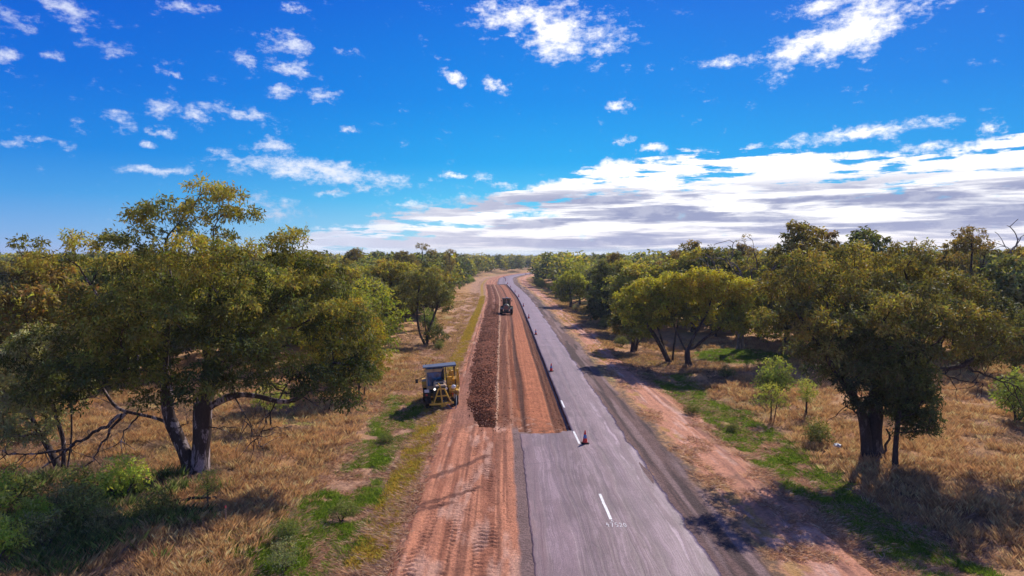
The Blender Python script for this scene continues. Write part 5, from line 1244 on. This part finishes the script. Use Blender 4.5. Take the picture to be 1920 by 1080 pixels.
def green_machine():
    R = empty('road_machine')
    m = MB(); m.box((0, .2, .95), (1.0, 4.2, .4)); m.box((0, -1.9, .55), (2.0, .35, .4)); m.box((0, 1.5, 1.3), (1.5, 1.6, .5)); m.build('chassis', M_blk, R)
    m = MB(); m.lathe((0, -1.1, 1.55), [(.5, -1.05), (.60, -1.0), (.62, -.9), (.62, 1.1), (.5, 1.25)], 'Y', 32); t = m.build('tank', M_grn, R, True)
    m = MB(); m.lathe((0, -1.1, 1.55), [(.44, -1.13), (.60, -1.12), (.63, -1.02), (.5, -1.0)], 'Y', 32); m.build('tank_rim', M_lgrn, t)
    m = MB(); m.lathe((0, -1.1, 1.55), [(.02, -1.17), (.3, -1.165), (.42, -1.14), (.42, -1.04)], 'Y', 32); m.build('tank_end', M_rustdisc, t)
    m = MB(); m.cyl((0, -1.0, 2.1), (0, -1.0, 2.3), .2); m.build('tank_hatch', M_lgrn, t)
    m = MB()
    for x in (-.78, .78):
        for y in (.5, 2.0): m.box((x, y, 2.45), (.1, .1, 1.5))
    m.box((0, 1.25, 1.65), (1.7, 1.7, .25)); m.box((0, 1.25, 3.2), (1.85, 1.85, .12), bev=.04); m.box((0, .5, 2.45), (.12, .08, 1.4)); cb = m.build('cab', M_blk, R)
    for x in (-.4, .4): m = MB(); m.box((x, .5, 2.45), (.62, .03, 1.3), bev=0); m.build('windscreen', M_gglass, cb)
    for x in (-.78, .78): m = MB(); m.box((x, 1.25, 2.45), (.03, 1.4, 1.3), bev=0); m.build('side_window', M_gglass, cb)
    m = MB(); m.box((.12, .9, 3.34), (.42, .4, .16), bev=.04); m.build('roof_light', M_white, cb)
    m = MB(); m.cyl((.15, .1, 2.1), (.15, .1, 2.75), .07); m.build('exhaust', M_lgrn, R)
    for sx in (-1, 1):
        m = MB(); m.tube([(sx*.8, .5, 2.9), (sx*1.05, .35, 2.85)], .02); a = m.build('mirror_arm', M_blk, R); m = MB(); m.box((sx*1.1, .33, 2.75), (.16, .05, .32)); m.build('mirror', M_blk, a)
        m = MB(); m.box((sx*1.0, -1.2, 1.35), (.5, 1.3, .07), bev=.02); m.build('mudguard', M_lgrn, R)
        m = MB(); m.cyl((sx*.85, -2.05, 1.25), (sx*.85, -2.12, 1.25), .09); m.build('headlight', M_white, R)
        wheel(R, sx*1.05, -1.2, .62, .5, M_grn); wheel(R, sx*1.05, 1.5, .78, .55, M_grn)
    return R
gm = green_machine(); gm.scale = (.92, .92, .92); gm.location = (-1.05, 129.6, -.25); gm.rotation_euler = (0, 0, math.radians(-1))
tag(gm, 'dark green road machine with a round brown tank end, working on the dug road bed', 'machine')

M_cone = simple_mat('red-orange cone plastic', (.85, .045, .02), .5, var=.06, scale=8)
M_band = simple_mat('silver sleeve with painted blue shade', (.16, .24, .46), .3, var=.08, scale=9)  # silver sleeve; the blue it takes in shade is put into the colour
M_base = simple_mat('black rubber base', (.02, .02, .022), .8, var=.2)
def cone():
    R = empty('traffic_cone')
    m = MB(); m.box((0, 0, .025), (.40, .40, .05), bev=.015); m.build('base', M_base, R)
    f = lambda z: .15-(.15-.028)*(z-.05)/.70
    m = MB(); m.lathe((0, 0, 0), [(.165, .05), (f(.08), .075), (f(.30), .30), (f(.52), .52), (f(.74), .74), (.018, .75)], 'Z', 24); m.build('body', M_cone, R, True)
    m = MB(); m.lathe((0, 0, 0), [(f(.30)+.004, .30), (f(.30)+.006, .31), (f(.50)+.006, .50), (f(.51)+.004, .51)], 'Z', 24); m.build('reflective_band', M_band, R, True)
    return R
cones = [(4.21, 38.9, 'nearest traffic cone, beside the end of the centre line on the seal'), (3.66, 63.5, 'second nearest traffic cone, at the edge of the dug strip'),
         (2.85, 93.3, 'third traffic cone along the edge of the dug strip'), (2.42, 117.9, 'fourth traffic cone, a little nearer than the green machine'),
         (1.95, 146.0, 'fifth traffic cone, just beyond the green machine'), (1.15, 180, 'sixth traffic cone, well beyond the green machine'),
         (.75, 203, 'seventh traffic cone along the far part of the dug strip'), (-.35, 234.5, 'eighth traffic cone, near the far end of the dug strip'),
         (-1.5, 263.4, 'ninth traffic cone, at the far end of the dug strip'), (-2.69, 294.2, 'tenth traffic cone, on full width seal past the dug strip'),
         (-2.89, 316, 'eleventh traffic cone, on full width seal past the dug strip'), (-3.47, 329.5, 'twelfth traffic cone, where the road starts to bend'),
         (-4.09, 337.5, 'leftmost far traffic cone, where the road starts to bend'), (8.1, 396, 'farthest traffic cone, alone on the inner edge of the bend')]
c0 = cone()
for i, (x, y, lab) in enumerate(cones):
    c = c0 if i == 0 else dup(c0)
    if 0 < i < 9: x = float(X_of(4.42 if i < 5 else 4.5, y))
    c.location = (x, y, float(road_top(np.array(float(s_of(x, y)))))+.012); c.rotation_euler = (0, 0, .25+i*.7); k = 1.0 if i < 9 else 1.12 if i < 13 else 1.6; c.scale = (k, k, k)
    tag(c, lab, 'traffic cone', 'traffic cones along the seal edge')

# small things in the grass
m = MB(); m.cyl((0, 0, -.1), (.05, 0, .9), .34, .26, seg=12); m.cyl((.05, 0, .85), (.1, .05, 1.15), .22, .1, seg=9); st = m.build('tree_stump', M_bark); st.location = (4.75+8.2, 222, gz(12.9, 222)); tag(st, 'dark broken tree stump on the far right verge', 'stump')
m = MB(); m.lathe((0, 0, 0), [(.02, -.02), (.16, .0), (.22, .06), (.15, .14), (.20, .22), (.09, .32), (.03, .36)], 'Z', 11)
for v in m.b.verts: v.co += Vector(((random.Random(int(v.co.x*999+v.co.z*77)).random()-.5)*.09, (random.Random(int(v.co.y*777)).random()-.5)*.16, 0)); v.co.z *= .55
bg_ = m.build('plastic_bag', simple_mat('pale blue-white plastic', (.62, .68, .74), .4, var=.08)); bg_.location = (19.0, 39.4, gz(19.0, 39.4)+.1); tag(bg_, 'small whitish crumpled bag lying at the left foot of the broad dark gum', 'bag')
def marker(X, Y, lab):
    m = MB(); m.box((0, 0, .45), (.05, .05, 1.0)); p = m.build('marker_peg', simple_mat('weathered timber', (.3, .2, .14), .8)); p.location = (X, Y, gz(X, Y)); tag(p, lab, 'peg')
    m = MB(); m.box((0, 0, .88), (.062, .062, .12)); m.build('painted_top', simple_mat('pink survey paint', (.75, .12, .10), .6), p)
marker(-11.6, 27.2, 'wooden survey peg with pink top in the straw grass at lower left')

# ------------------------------------------------------------------ thin air between here and the horizon
def haze():
    m = bpy.data.materials.new('thin dusty air'); m.use_nodes = True; t = m.node_tree; t.nodes.clear(); n = NT(t)
    out = n.new('ShaderNodeOutputMaterial'); v = n.new('ShaderNodeVolumePrincipled'); v.inputs['Color'].default_value = (.62, .74, .95, 1); v.inputs['Density'].default_value = .0002; v.inputs['Anisotropy'].default_value = 0.2
    n.l.new(v.outputs[0], out.inputs['Volume'])
    me = bpy.data.meshes.new('haze'); b = bmesh.new(); bmesh.ops.create_cube(b, size=1.0); b.to_mesh(me); b.free(); me.materials.append(m)
    o = bpy.data.objects.new('haze', me); COL.objects.link(o); o.scale = (13400, 13400, 22); o.location = (0, 0, 8.0)
    tag(o, kind='stuff')
haze()
